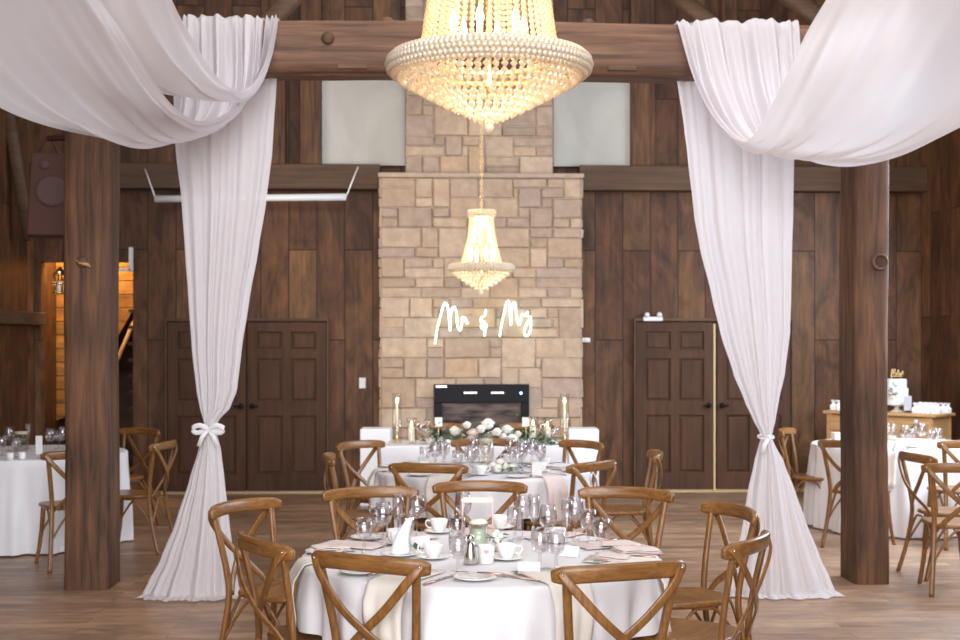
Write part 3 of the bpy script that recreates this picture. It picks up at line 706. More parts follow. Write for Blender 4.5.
# ---------------------------------------------------------------- chandeliers
def chandelier(loc, R, big, label, power):
    t = thing('chandelier', label, 'chandelier', loc, 0, 'crystal chandeliers')
    z0 = 0.0                                 # ring height = origin
    ns_ = 46 if big else 34; H = (1.75 if big else 1.58)*R; br_ = .028*R if big else .03*R
    # ring: gold band wrapped in beads
    MB().tube([(R*.955*math.cos(k*PI/24), R*.955*math.sin(k*PI/24), 0) for k in range(48)], .045*R, 10, closed=True).build('ring_band', M_gold, t)
    b = MB(); nb = 110 if big else 60
    for k in range(nb):
        a_ = 2*PI*k/nb
        for (rr, zz) in ((1.0, .0), (.985, .05), (.985, -.05), (.945, .085), (.90, .095), (.945,-.085)):
            b.ball((rr*R*math.cos(a_+zz*3), rr*R*math.sin(a_+zz*3), zz*R), .034*R if big else .05*R, 6, 4)
    b.build('ring_beads', M_crys2, t)
    # strands of beads from crown to ring
    top = (.45 if big else .36)*R; botr = .68*R
    def prof(s): return top+(botr-top)*(s**(1.15 if big else 2.1))
    nbd = int(H/(br_*2.0))
    b = MB()
    for j in range(nbd+1):
        s = j/nbd; z = H*(1-s)+.04*R; b.ball((prof(s), 0, z), br_, 6, 4)
    me = b.mesh('bead_strand', M_crys)
    for k in range(ns_):
        o = bpy.data.objects.new('bead_strand', me); COL.objects.link(o); o.parent = t; o.rotation_euler = (0,0,2*PI*(k+.3)/ns_)
    # inner support basket ring + crown
    for rr, zz, nm in ((botr*.98, .06*R, 'basket_ring'), (top, H+.04*R, 'crown_band')):
        MB().tube([(rr*math.cos(k*PI/16), rr*math.sin(k*PI/16), zz) for k in range(32)], .03*R, 8, closed=True).build(nm, M_gold, t)
    b = MB(); nb = 40
    for k in range(nb):
        a_ = 2*PI*k/nb
        for j, zz in enumerate((.0,.06,.12,.18)): b.ball(((top+.05*R*math.sin(PI*(j+.5)/4)+.02*R)*math.cos(a_), (top+.05*R*math.sin(PI*(j+.5)/4)+.02*R)*math.sin(a_), H+zz*R), .035*R, 6, 4)
    b.build('crown_beads', M_crys2, t)
    # cone of cut crystals in tiers
    NTI = 11 if big else 8
    dep = .46*R if big else .62*R
    for j in range(NTI):
        s = j/(NTI-1); rr = (.93*R)*(1-s)**.88+.02*R; zz = -.10*R-dep*(s**1.0)
        if j == 0: rr = .90*R
        sz = .055*R if big else .075*R
        n = max(3, int(2*PI*rr/(sz*1.55)))
        b = MB()
        for k in range(n):
            a_ = 2*PI*(k+.5*(j % 2))/n; b.gem((rr*math.cos(a_), rr*math.sin(a_), zz), sz*.66, 1.15)
            b.ball((rr*.97*math.cos(a_+.02), rr*.97*math.sin(a_+.02), zz+sz*.9), sz*.32, 5, 3)
        b.build('crystal_tier', M_crys2, t)
    MB().ball((0,0,-.10*R-dep-.05*R), .05*R, 10, 7).build('bottom_ball', M_crys2, t)
    # stem, chain, canopy to roof
    zc = ZR-loc[2]-.25
    MB().tube([(0,0,-.4*R),(0,0,H+.1*R)], .012, 8).build('stem', M_gold, t)
    b = MB(); z = H+.15*R
    zend = min(zc, 3.6); k = 0
    while z < zend:
        M = Matrix.Rotation(PI/2*(k % 2), 3, 'Z')
        b.tube([M @ Vector((.011*math.cos(q*PI/4), 0, .022*math.sin(q*PI/4)))+Vector((0,0,z)) for q in range(8)], .0035, 4, closed=True); z += .034; k += 1
    b.build('chain', M_gold, t)
    MB().tube([(0,0,z),(0,0,zc)], .006, 6).build('cable', M_gold, t)
    # candle bulbs
    nl = 6 if big else 4
    for lev in ((.22, .36), (.80, .26), (1.25, .18)):
        for k in range(nl if lev[0] < .5 else max(3, nl//2)):
            a_ = 2*PI*(k+lev[0])/(nl if lev[0] < .5 else max(3, nl//2)); x, y = lev[1]*R*math.cos(a_), lev[1]*R*math.sin(a_)
            MB().lathe([(.012,0),(.012,.06),(.018,.075),(.014,.10),(.003,.135)], 8).build('candle_bulb', M_bulb, t, (x, y, lev[0]*R))
    for (zz, e) in ((-.22*R, .42), (.35*R, .26), (1.0*R, .32)):
        l = bpy.data.lights.new('chandelier_lamp', 'POINT'); l.energy = power*e; l.color = (1,.86,.68); l.shadow_soft_size = .14*R*2
        o = bpy.data.objects.new('chandelier_lamp', l); COL.objects.link(o); o.parent = t; o.location = (0,0,zz)
    return t
dC = 5.82
chandelier(P(489, 66, dC), .442, True, 'large glowing crystal chandelier over the front round table', 11)
dC2 = 12.3
chandelier(P(481.5, 268, dC2), .30, False, 'small glowing crystal chandelier hanging before the stone chimney', 6.5)

# ---------------------------------------------------------------- chairs
def make_chair():
    t = thing('cross_back_chair', 'honey wood cross back chair', 'chair')
    # seat
    b = MB(); rings = []
    for (zz, k) in ((.438, .93), (.445, .99), (.456, 1.0), (.466, .985), (.468, .94), (.462, .6), (.460, .2)):
        row = []
        for i in range(32):
            a_ = 2*PI*i/32; c_, s_ = math.cos(a_), math.sin(a_)
            x = math.copysign(abs(c_)**.55, c_); y = math.copysign(abs(s_)**.55, s_)
            row.append((x*(.205+.022*y)*k, .01+y*.21*k, zz))
        row.append(row[0]); rings.append(row)
    b.grid(rings); n = len(b.v)
    b.add(rings[0][:-1], [tuple(range(31, -1, -1))]); b.add(rings[-1][:-1], [tuple(range(32))])
    b.build('seat', M_chair, t)
    for s in (-1, 1):
        MB().tube(cr([(s*.165,.165,.44), (s*.172,.172,.30), (s*.185,.19,.15), (s*.205,.215,0)], 5), [.018]*6+[.017]*5+[.015]*5, 10).build('leg', M_chairz, t)
        MB().tube(cr([(s*.215,-.29,0), (s*.195,-.235,.2), (s*.18,-.20,.42), (s*.185,-.205,.55), (s*.205,-.235,.72), (s*.222,-.262,.85)], 5), 1, 10, w=.034, h=.026, up=(0,1,0), p=.7).build('back_post', M_chairz, t)
    path = cr([(-.268,-.232,.845), (-.20,-.270,.852), (-.1,-.297,.857), (0,-.305,.858), (.1,-.297,.857), (.20,-.270,.852), (.268,-.232,.845)], 5)
    m_ = len(path); tap = [min(1, .62+.13*min(i, m_-1-i)) for i in range(m_)]
    MB().tube(path, tap, 12, w=.032, h=.066, up=(0,-.15,1), p=.6).build('top_rail', M_chair, t)
    for s in (-1, 1):
        off = .012*s
        c = cr([(s*.245,-.262,.865), (s*.20,-.290,.80), (s*.09,-.292+off,.68), (-s*.02,-.272+off,.585), (-s*.11,-.235,.50), (-s*.145,-.212,.445)], 5)
        MB().tube(c, 1, 8, w=.036, h=.012, up=(0,1,.2), p=.6).build('cross_strap', M_chairz, t)
        o = MB().ball((s*.240,-.272,.855), .006, 8, 5).build('screw', M_steam, t)
    # bent brackets under the seat
    def arch(a_, c_):
        a_ = Vector(a_); c_ = Vector(c_); m_ = (a_+c_)/2; m1 = a_.lerp(c_, .18); m2 = a_.lerp(c_, .82)
        MB().tube(cr([a_, (m1.x, m1.y, .34), (a_.lerp(c_, .36).x, a_.lerp(c_, .36).y, .425), (m_.x, m_.y, .432), (a_.lerp(c_, .64).x, a_.lerp(c_, .64).y, .425), (m2.x, m2.y, .34), c_], 4), .0085, 6).build('stretcher', M_chairz, t)
    arch((-.178,.182,.22), (.178,.182,.22)); arch((-.19,-.228,.22), (.19,-.228,.22))
    for s in (-1, 1): arch((s*.186,-.222,.23), (s*.178,.178,.23))
    return t
CH = Kind(make_chair)
G1, G2, G3, G4, G5 = ('cross back chairs around the front round table', 'cross back chairs around the middle round table', 'cross back chairs behind the head table',
   'cross back chairs around the left round table', 'cross back chairs around the right round table')
T1 = (0.0, 5.87); T2 = (.02, 9.78); TL = (-3.80, 11.25); TR = (3.82, 12.15)
chairs = [
 (-.437,5.06,.27,.485,'honey wood cross back chair at front left of the front table, its back toward us',G1),
 (.525,4.87,-.19,.54,'largest honey wood cross back chair, front right of the front table, back toward us',G1),
 (-.915,5.50,.5,.309,'honey wood cross back chair left of the front table, nearer of the two',G1),
 (-1.21,6.75,.43,-.25,'honey wood cross back chair left of the front table, farther one, beside the left drape',G1),
 (1.135,5.54,-.42,.23,'honey wood cross back chair seen edge-on at right of front table, nearer of two',G1),
 (1.25,6.54,-.58,-.18,'honey wood cross back chair right of front table, farther one, beside the right drape',G1),
 (-.61,7.36,.15,-.495,'honey wood cross back chair at far left of the front table, behind the wine glasses',G1),
 (0,7.67,0,-1,'honey wood cross back chair at far middle of the front table, behind the table number',G1),
 (.81,7.34,-.2,-.5,'honey wood cross back chair at far right of the front table, facing us',G1),
 (-.35,8.80,.2,1,'cross back chair at near left of the middle table, its back toward us',G2),
 (.775,8.95,-.53,.45,'cross back chair at near right of the middle table, its back toward us',G2),
 (.84,10.75,-.5,-.36,'cross back chair at far right of the middle table, before the right white plinth',G2),
 (-.98,10.72,.34,-.28,'cross back chair at far left of the middle table, before the left white plinth',G2),
 (-1.08,9.5,1,.1,'cross back chair seen edge-on at the left of the middle table',G2),
 (1.29,9.75,-1,.05,'cross back chair seen edge-on at the right of the middle table',G2),
 (0.03,11.0,0,-1,'cross back chair on the far side of the middle table, before the flower garland',G2),
 (-.40,13.0,0,-1,'left cross back chair behind the head table, in front of the fireplace',G3),
 (.46,13.0,0,-1,'right cross back chair behind the head table, in front of the fireplace',G3),
 (-2.96,9.85,-.5,.86,'cross back chair in front of the left table, half hidden by the left post',G4),
 (-3.12,12.3,-.56,-.83,'cross back chair behind the left table, just right of the left post',G4),
 (-2.53,10.75,-.99,.12,'cross back chair right of the left table, standing between post and left drape',G4),
 (2.98,10.8,.6,.8,'cross back chair of the right table, partly hidden behind the right post',G5),
 (3.13,9.62,.985,.15,'cross back chair just right of the right post, seat turned to the right table',G5),
 (3.20,8.80,.15,1,'nearest cross back chair at the right edge of the picture',G5),
 (3.98,10.80,-.05,1,'cross back chair at right edge, close against the near side of the right table',G5),
 (2.80,12.25,.92,-.42,'cross back chair left of the right table, just behind the right drape',G5),
]
for x, d, fx, fd, lab, g in chairs:
    L = math.hypot(fx, fd); fx /= L; fd /= L
    CH.put(W(x+fx*.275, d+fd*.275), ang(fx, fd), lab, g)

# ---------------------------------------------------------------- round tables
ZT = .755
def round_table(c, R, hem, nf, seed, tl, cl):
    loc = W(*c); t = thing('round_table', tl, 'table', loc, 0, 'round banquet tables')
    MB().lathe([(.01,ZT-.03),(R-.03,ZT-.03),(R-.02,ZT-.015),(R-.03,ZT-.004),(.01,ZT-.004)], 48).build('tabletop', M_cab, t)
    for s in (-1, 1):
        for q in (-1, 1): MB().tube([(s*.3,q*.3,ZT-.03),(s*.34,q*.34,0)], .018, 8).build('leg', M_black, t)
    rnd = random.Random(seed); ph = [rnd.uniform(0, 6.28) for _ in range(3)]
    rows = []; N = 240
    def ring(r, z, amp, hw=0):
        row = []
        for k in range(N+1):
            a_ = 2*PI*(k % N)/N
            f = math.sin(nf*a_+ph[0])+.5*math.sin((nf*2+3)*a_+ph[1])+.4*math.sin((nf//2)*a_+ph[2])
            rr = r+amp*f; row.append((rr*math.cos(a_), rr*math.sin(a_), z+hw*math.sin(4*a_+.6)))
        rows.append(row)
    for r in (.001, .2, .4, .6, R-.02): ring(r, ZT, 0)
    ring(R-.004, ZT-.003, 0); ring(R+.003, ZT-.012, 0)
    H = ZT-hem
    for i in range(1, 13):
        s = i/12; ring(R+.003+.022*s*(H/.7), ZT-.012-(H-.012)*s, .032*min(1, s*1.6)*(H/.7)**.3)
    o = MB().grid(rows).build('tablecloth', M_cloth, None, loc); tag(o, cl, 'tablecloth', 'white tablecloths')
round_table(T1, .785, .49, 13, 1, 'round banquet table in the foreground under a white cloth', 'white cloth with a short drop over the foreground round table')
round_table(T2, .785, .49, 14, 2, 'round banquet table in the middle of the hall, beyond the foreground table', 'white cloth over the middle round table, beyond the foreground one')
round_table(TL, .80, .015, 17, 3, 'round banquet table at the left edge, behind the left post', 'floor length white cloth over the left round table')
round_table(TR, .78, .015, 17, 4, 'round banquet table at the right, behind the right post', 'floor length white cloth over the right round table')

# ---------------------------------------------------------------- tableware kinds
def lathe_thing(name, cat, parts):
    def mk():
        t = thing(name, '', cat)
        for nm, prof, m_, n in parts: MB().open_lathe(prof, n).build(nm, m_, t)
        return t
    return mk
GOB = Kind(lathe_thing('water_goblet', 'goblet', [
  ('bowl', [(.004,.066),(.022,.072),(.034,.09),(.038,.12),(.037,.165),(.0355,.165),(.0365,.12),(.032,.092),(.01,.078)], M_glass, 18),
  ('stem', [(.036,0),(.036,.003),(.012,.008),(.006,.02),(.008,.04),(.006,.066)], M_glass, 14)]))
WINE = Kind(lathe_thing('wine_glass', 'wine glass', [
  ('bowl', [(.003,.09),(.022,.098),(.038,.12),(.042,.145),(.038,.175),(.031,.205),(.0298,.205),(.0365,.175),(.0405,.145),(.036,.12),(.018,.10)], M_glass, 18),
  ('stem', [(.035,0),(.035,.003),(.008,.007),(.004,.02),(.0035,.088)], M_glass, 14)]))
FLUTE = Kind(lathe_thing('champagne_flute', 'flute', [
  ('bowl', [(.003,.08),(.016,.10),(.024,.14),(.026,.18),(.0235,.22),(.0225,.22),(.025,.18),(.022,.14),(.012,.10)], M_glass, 16),
  ('stem', [(.032,0),(.032,.003),(.007,.007),(.0035,.02),(.0035,.08)], M_glass, 12)]))
PLATE = Kind(lathe_thing('bread_plate', 'plate', [('dish', [(.0001,.004),(.05,.004),(.062,.008),(.085,.014),(.086,.016),(.083,.017),(.062,.011),(.05,.007),(.0001,.007)], M_china, 32)]))
def mk_cup():
    t = thing('coffee_cup', '', 'cup')
    MB().lathe([(.022,0),(.024,.004),(.034,.02),(.041,.04),(.0435,.062),(.0415,.062),(.039,.04),(.031,.02),(.001,.008)], 22).build('cup_body', M_china, t)
    MB().tube(cr([(.040,0,.052),(.060,0,.055),(.064,0,.035),(.050,0,.020),(.036,0,.022)], 4), .0042, 6).build('handle', M_china, t)
    return t
CUP = Kind(mk_cup)
SAUCER = Kind(lathe_thing('saucer', 'saucer', [('dish', [(.0001,.003),(.03,.003),(.045,.006),(.072,.014),(.0725,.016),(.07,.0165),(.045,.009),(.03,.006),(.0001,.006)], M_china, 28)]))
def mk_fork():
    t = thing('fork', '', 'fork')
    MB().tube([(0,-.10,.004),(0,-.02,.004),(0,.03,.008),(0,.05,.006)], [1.6,1,.8,1.4], 8, w=.010, h=.003).build('handle', M_rose_gold, t)
    b = MB(); b.box((0,.06,.006), (.022,.022,.003))
    for k in (-1.5,-.5,.5,1.5): b.box((k*.006,.088,.007), (.003,.036,.0025))
    b.build('tines', M_steel, t); return t
FORK = Kind(mk_fork)
def mk_knife():
    t = thing('table_knife', '', 'knife')
    MB().tube([(0,-.11,.004),(0,-.06,.005),(0,0,.004)], [1.2,1.3,1], 8, w=.014, h=.006).build('handle', M_rose_gold, t)
    MB().tube([(0,0,.004),(0,.05,.004),(.002,.09,.004),(.004,.115,.004)], [1,1.1,1,.3], 6, w=.017, h=.002).build('blade', M_steel, t); return t
KNIFE = Kind(mk_knife)
def mk_napkin(m_, R, dropl, wid=.22):
    def mk():
        pr = [(-.30,.004),(-.2,.005),(-.1,.005),(-.02,.005),(.006,.0),(.022,-.02)]+[(.030+.02*k/6+.012*math.sin(k), -.02-dropl*k/6) for k in range(1, 7)]
        rows = []
        for (y, z) in pr:
            rows.append([((i/12-.5)*wid*(1-.10*max(0, -z-.05)/dropl*2), -y-.006*(1+math.sin(i*1.3))*(1 if z < -.03 else 0), z+.0012*(i % 3)) for i in range(13)])
        o = MB().grid(rows).build('napkin', m_, solid=.003); tag(o, '', 'napkin'); return o
    return mk
NAP = Kind(mk_napkin(M_napkin, .8, .30, .18)); NAPC = Kind(mk_napkin(M_cream, .8, .30, .18))
def mk_pcard():
    o = MB().add([(-.045,-.02,0),(.045,-.02,0),(.045,0,.045),(-.045,0,.045),(-.045,.02,0),(.045,.02,0)], [(0,1,2,3),(3,2,5,4)], False).build('place_card', M_paper, solid=.001)
    return tag(o, '', 'place card')
PCARD = Kind(mk_pcard)

def setting(c, R, phi, who, grp, full=True, nap=NAP, glasses=True, cup=True):
    # phi measured from the camera side, positive to the right
    n = (math.sin(phi), -math.cos(phi)); tg = (math.cos(phi), math.sin(phi))
    rz = ang(-n[0], -n[1])
    def at(r, t, z=ZT+.002): return W(c[0]+n[0]*r+tg[0]*t, c[1]+n[1]*r+tg[1]*t, z)
    nap.put(at(R-.005, 0, ZT+.003), rz, 'folded napkin hanging over the table edge '+who, 'napkins over the edge of '+grp)
    if full:
        if 'front right' not in who: PLATE.put(at(R-.13, -.21), rz, 'small white bread plate '+who, 'bread plates on '+grp)
        KNIFE.put(at(R-.14, .145, ZT+.001), rz, 'rose gold knife '+who, 'knives on '+grp)
        FORK.put(at(R-.14, -.10 if False else -.135+.02, ZT+.013), rz, 'rose gold fork '+who, 'forks on '+grp)
    if cup:
        p = at(R-.33, .17); SAUCER.put(p, rz, 'white saucer '+who, 'saucers on '+grp); q = p.copy(); q.z += .007
        CUP.put(q, rz+.6, 'white coffee cup '+who, 'coffee cups on '+grp)
    if glasses:
        GOB.put(at(R-.36, -.02), 0, 'clear water goblet '+who, 'water goblets on '+grp)
        WINE.put(at(R-.42, .07), 0, 'clear wine glass '+who, 'wine glasses on '+grp)
g = 'the front table'
for phi, who, fl, cp, np_ in (
   (-27, 'before the front left chair of the front table', True, False, NAPC), (26, 'before the front right chair of the front table', True, False, NAPC),
   (-74, 'before the nearer left chair of the front table', True, False, NAPC), (72, 'before the nearer right chair of the front table', True, False, NAPC),
   (-112, 'before the farther left chair of the front table', True, False, NAP), (112, 'before the farther right chair of the front table', True, True, NAP),
   (-147, 'before the far left chair of the front table', False, True, NAP), (146, 'before the far right chair of the front table', False, False, NAP), (180, 'before the far middle chair of the front table', False, False, NAP)):
    setting(T1, .785, math.radians(phi), who, g, fl, np_, False, cp)
# the foreground glasses, one by one (base pixel on the cloth)
zt = ZT+.002
def TP(px, py): return T76(px, py, zt)
FG = [
 (GOB, 364, 556, 'clear water goblet standing leftmost on the front table'),
 (WINE, 383, 547, 'round wine glass just right of the leftmost goblet on the front table'),
 (FLUTE, 398, 541, 'slim flute between two round wine glasses at left of the front table'),
 (WINE, 417, 538, 'tallest round wine glass of the left cluster, right of the standing napkin'),
 (GOB, 376, 541, 'goblet at the back of the left glass cluster on the front table'),
 (GOB, 406, 551, 'goblet in front of the left round wine glasses, beside the standing napkin'),
 (GOB, 458, 576, 'nearest water goblet, before the steel shaker on the front table'),
 (GOB, 457, 552, 'water goblet between the left coffee cup and the steel shaker'),
 (WINE, 463, 534, 'round wine glass behind the table number frame'),
 (WINE, 523, 538, 'tall round wine glass behind the right coffee cup'),
 (FLUTE, 534, 541, 'slim flute right of the tall wine glass, middle of front table'),
 (GOB, 515, 541, 'small goblet directly behind the right coffee cup'),
 (GOB, 540, 569, 'nearest goblet of the right cluster, beside the white place card'),
 (GOB, 556, 571, 'goblet with wide bowl at front of the right cluster, near the front right chair'),
 (WINE, 575, 540, 'tall round wine glass at the back of the right cluster'),
 (GOB, 588, 545, 'goblet between the tall wine glass and the rightmost goblet'),
 (GOB, 601, 556, 'rightmost water goblet on the front table'),
 (FLUTE, 567, 548, 'slim flute in the middle of the right glass cluster'),
 (WINE, 548, 550, 'round wine glass at the left of the right glass cluster'),
]
for kd, px, py, lab in FG: kd.put(TP(px, py), 0, lab, 'glasses on the front table')
GC = 'coffee cups on the front table'
for px, py, lab, rz in ((433, 559, 'white coffee cup left of the steel shaker on the front table', PI), (507, 560, 'white coffee cup with handle at right, beside the heart votive', -TH), (439, 533, 'white cup behind the left goblets near the table number', PI), (500, 529, 'white cup at the far middle of the front table', 0)):
    p = TP(px, py); SAUCER.put(p, 0, 'saucer under the '+lab[:60], 'saucers on the front table'); q = p.copy(); q.z += .007
    CUP.put(q, rz, lab, GC)
PLATE.put(TP(475, 580), 0, 'white bread plate at the near middle edge of the front table', 'bread plates on the front table')
KNIFE.put(TP(478, 578)+Vector((0,0,.018)), 1.2, 'rose gold butter knife lying across the near middle plate', 'knives on the front table')
for px, py, a_ , lab in ((507, 577, .9, 'rose gold fork right of the near middle plate, left one'), (516, 578, .85, 'rose gold fork right of the near middle plate, right one')):
    FORK.put(TP(px, py), a_, lab, 'forks on the front table')
PLATE.put(TP(400, 556), 0, 'white plate under the standing napkin', 'bread plates on the front table')
# standing napkin
sn = MB(); rows = []
for i in range(13):
    s = i/12; r = .036*(1-s)**.6*(1-.2*s)+.008; cx_ = .05*s*s; rows.append([(cx_+r*math.cos(a_*PI/8)*(1+.15*math.cos(a_*3*PI/8)), r*math.sin(a_*PI/8), s*.155) for a_ in range(17)])
o = sn.grid(rows).build('napkin', M_paper, None, TP(399, 556)+Vector((0,0,.012)), solid=.002); tag(o, 'white napkin rolled upright on a plate at the left of the front table', 'napkin')
PCARD.put(TP(529, 573), -.1, 'white place card at near right of the front table', 'place cards')
PCARD.put(TP(420, 546), .3, 'white place card among the left glasses of the front table', 'place cards')
PCARD.put(TP(570, 556)+Vector((0,0,.0)), -.5, 'white place card among the right glasses of the front table', 'place cards')
# menus / folded napkins at right
for px, py, w_, rz, lab in ((636, 553, .20, .25, 'blush napkin folded flat at the right edge of the front table'), (612, 560, .17, -.3, 'blush napkin lying open left of the folded one on the front table'), (330, 551, .17, .4, 'blush napkin lying flat at the left edge of the front table')):
    b = MB()
    for k in range(3):
        rows = []
        for i in range(9): rows.append([((j/8-.5)*w_*(1-.06*k), (i/8-.5)*w_*.7, .006+.008*k+.004*math.sin(i*.8+k)*math.sin(j*.7)) for j in range(9)])
        b.grid(rows)
    tag(b.build('napkin', M_napkin, None, TP(px, py), rz, solid=.003), lab, 'napkin')
# centre pieces
t = thing('table_number', 'thin rose gold table number frame at the centre of the front table', 'table number', TP(477.5, 536), -TH)
hw, hz = .072, .185
MB().box((-hw,0,hz/2),(.006,.01,hz)).box((hw,0,hz/2),(.006,.01,hz)).box((0,0,hz),(hw*2+.006,.01,.006)).box((0,0,hz-.022),(hw*2,.01,.004)).box((0,0,.003),(hw*2+.006,.03,.006)).build('frame', M_rose_gold, t)
MB().box((0,0,hz-.011),(hw*2-.008,.003,.018)).build('card_strip', M_paper, t)
t = thing('jar_candle', 'pale green candle in a clear jar, centre of the front table', 'candle', TP(478.5, 545))
MB().lathe([(.036,.004),(.038,.01),(.038,.075),(.03,.078),(.004,.076)], 24).build('wax', M_mint, t)
MB().open_lathe([(.001,0),(.041,0),(.042,.01),(.042,.10),(.0405,.10),(.0405,.01)], 24).build('jar', M_hglass, t)
MB().lathe([(.042,.10),(.043,.105),(.030,.118),(.004,.12)], 20).build('lid', M_wax, t)
t = thing('heart_votive', 'white votive cup with a pink heart beside the steel shaker', 'votive', TP(486, 563), 0)
MB().lathe([(.031,0),(.033,.004),(.036,.075),(.034,.075),(.031,.01),(.001,.01)], 24).build('cup_body', M_china, t)
hp = []
for k in range(20):
    a_ = 2*PI*k/20; hx = 16*math.sin(a_)**3; hz_ = 13*math.cos(a_)-5*math.cos(2*a_)-2*math.cos(3*a_)-math.cos(4*a_); hp.append((hx*.0007, -.0375+abs(hx)*.00012, .052+hz_*.0007))
MB().add(hp, [tuple(range(19, -1, -1))], False).build('heart', M_pink, t, solid=.001)
t = thing('steel_shaker', 'slim steel shaker in front of the pale green candle', 'shaker', TP(470.5, 564), .3)
MB().lathe([(.028,0),(.030,.006),(.026,.04),(.018,.08),(.013,.10)], 16).build('body', M_steam, t); MB().lathe([(.014,.10),(.016,.108),(.012,.122),(.002,.128)], 14).build('cap', M_steam, t)

# ---- flowers
def rose(b, c, r, seed):
    rnd = random.Random(seed); c = Vector(c)
    for j, (k, hgt) in enumerate(((1.0,.55),(.82,.75),(.6,.9),(.38,1.0),(.18,1.0))):
        ph = rnd.uniform(0, 6.28); n = 16; npet = 5 if j < 3 else 3; rows = []
        for (rr, zz) in ((.15,-.5),(.75,-.2),(1.0,.25),(.95,.5)):
            rows.append([c+Vector((k*r*rr*(1+.13*math.sin(npet*2*PI*i/n+ph)*(rr > .7))*math.cos(2*PI*i/n), k*r*rr*(1+.13*math.sin(npet*2*PI*i/n+ph)*(rr > .7))*math.sin(2*PI*i/n), zz*r*hgt+.1*r*math.sin(npet*2*PI*i/n+ph)*(rr > .9))) for i in range(n+1)])
        b.grid(rows)
    b.ball(c, r*.85, 10, 6)
def leaves(b, c, spread, n, seed, size=.05):
    rnd = random.Random(seed); c = Vector(c)
    for _ in range(n):
        p = c+Vector((rnd.gauss(0, spread[0]), rnd.gauss(0, spread[1]), abs(rnd.gauss(0, spread[2])))); a_ = rnd.uniform(0, 6.28); tl = rnd.uniform(-.3, .9)
        dx = Vector((math.cos(a_)*math.cos(tl), math.sin(a_)*math.cos(tl), math.sin(tl))); sd = Vector((-math.sin(a_), math.cos(a_), rnd.uniform(-.4,.4))); L = size*rnd.uniform(.6, 1.2)
        b.add([p, p+dx*L*.45+sd*L*.24, p+dx*L+Vector((0,0,-L*.15)), p+dx*L*.45-sd*L*.24, p+dx*L*.45+Vector((0,0,-.004))], [(0,4,1),(1,4,2),(2,4,3),(3,4,0)], False)
t = thing('flower_posy', 'tiny posy of white flowers and leaves behind the right coffee cup', 'flowers', TP(497, 551))
b = MB()
for k, (x, y, z) in enumerate(((-.012,0,.07),(.016,-.01,.065),(0,.012,.08),(.0,-.02,.052))): rose(b, (x,y,z), .017, k)
b.build('blossoms', M_rosew, t); b = MB(); leaves(b, (0,0,.045), (.02,.012,.012), 26, 4, .035); b.build('leaves', M_leaf, t)['kind'] = 'stuff'
MB().open_lathe([(.001,0),(.02,0),(.022,.05),(.0205,.05),(.018,.004)], 16).build('vase', M_hglass, t)
t = thing('eucalyptus_sprig', 'loose green leaf sprig beside the left coffee cup on the front table', 'leaves', TP(418, 552)); b = MB(); leaves(b, (0,0,.01), (.02,.01,.004), 7, 9, .05); b.build('leaves', M_leaf, t)

# ---------------------------------------------------------------- middle table ware
g2 = 'the middle table'
for i, (phi, who) in enumerate(((-22, 'at the near left place of the middle table'), (38, 'at the near right place of the middle table'), (-80, 'at the left place of the middle table'), (88, 'at the right place of the middle table'),
   (-135, 'at the far left place of the middle table'), (135, 'at the far right place of the middle table'), (180, 'at the far place of the middle table'))):
    setting(T2, .785, math.radians(phi), who, g2, abs(phi) < 100, NAPC if i % 2 == 0 else NAP, True, True)
def TP2(px, py): return T76(px, py, zt)
for kd, px, py, lab in ((WINE, 436, 470, 'wine glass at the left of the middle table centrepiece'), (FLUTE, 443, 472, 'flute left of the middle table centrepiece'), (WINE, 470, 476, 'wine glass right before the glass cylinder on the middle table'),
   (GOB, 512, 470, 'goblet right of the glass cylinder on the middle table'), (WINE, 522, 466, 'round wine glass in the right cluster of the middle table'), (FLUTE, 531, 467, 'flute in the right cluster of the middle table'), (WINE, 540, 470, 'rightmost round wine glass of the middle table cluster')):
    kd.put(TP2(px, py), 0, lab, 'glasses on the middle table centre')
t = thing('glass_cylinder', 'tall clear glass cylinder with floating candle at centre of the middle table', 'candle holder', TP2(486, 471))
MB().open_lathe([(.001,0),(.055,0),(.056,.26),(.054,.26),(.053,.01)], 24).build('cylinder', M_hglass, t); MB().lathe([(.045,.20),(.05,.23),(.004,.235)], 20).build('candle', M_wax, t)
t = thing('flower_posy', 'low posy of white roses beside the glass cylinder on the middle table', 'flowers', TP2(500, 473))
b = MB()
for k, (x, y, z) in enumerate(((-.05,0,.05),(.03,-.02,.05),(0,.03,.07),(.09,0,.04),(-.02,-.06,.04))): rose(b, (x,y,z), .036, k+20)
b.build('blossoms', M_rosew, t); b = MB(); leaves(b, (.02,0,.02), (.08,.05,.02), 60, 14, .05); b.build('leaves', M_leaf, t)['kind'] = 'stuff'
t = thing('table_number_card', 'small white card standing at near right of the middle table', 'card', TP2(537, 477)); MB().box((0,0,.05),(.07,.004,.10)).build('card', M_paper, t)

# ---------------------------------------------------------------- head table
dH = 12.22; xa, xb = (384-480)/FPX*11.87, (566-480)/FPX*11.87; hx_ = (xa+xb)/2; Lh = xb-xa
ht = thing('head_table', 'long head table before the fireplace under a white cloth', 'table', W(hx_, dH), -TH)
MB().box((0,0,ZT-.02), (Lh-.02,.70,.025)).build('tabletop', M_cab, ht)
for s in (-1, 1):
    for q in (-1, 1): MB().tube([(s*(Lh/2-.12),q*.28,ZT-.03),(s*(Lh/2-.1),q*.28,0)], .018, 8).build('leg', M_black, ht)
rows = []; out = []
def rect(k): 
    # perimeter point list of a rounded rectangle grown by k
    pts = []; a_, c_ = Lh/2+k, .36+k
    for i in range(60): pts.append((-a_+2*a_*i/60, -c_))
    for i in range(24): pts.append((a_, -c_+2*c_*i/24))
    for i in range(60): pts.append((a_-2*a_*i/60, c_))
    for i in range(24): pts.append((-a_, c_-2*c_*i/24))
    pts.append(pts[0]); return pts
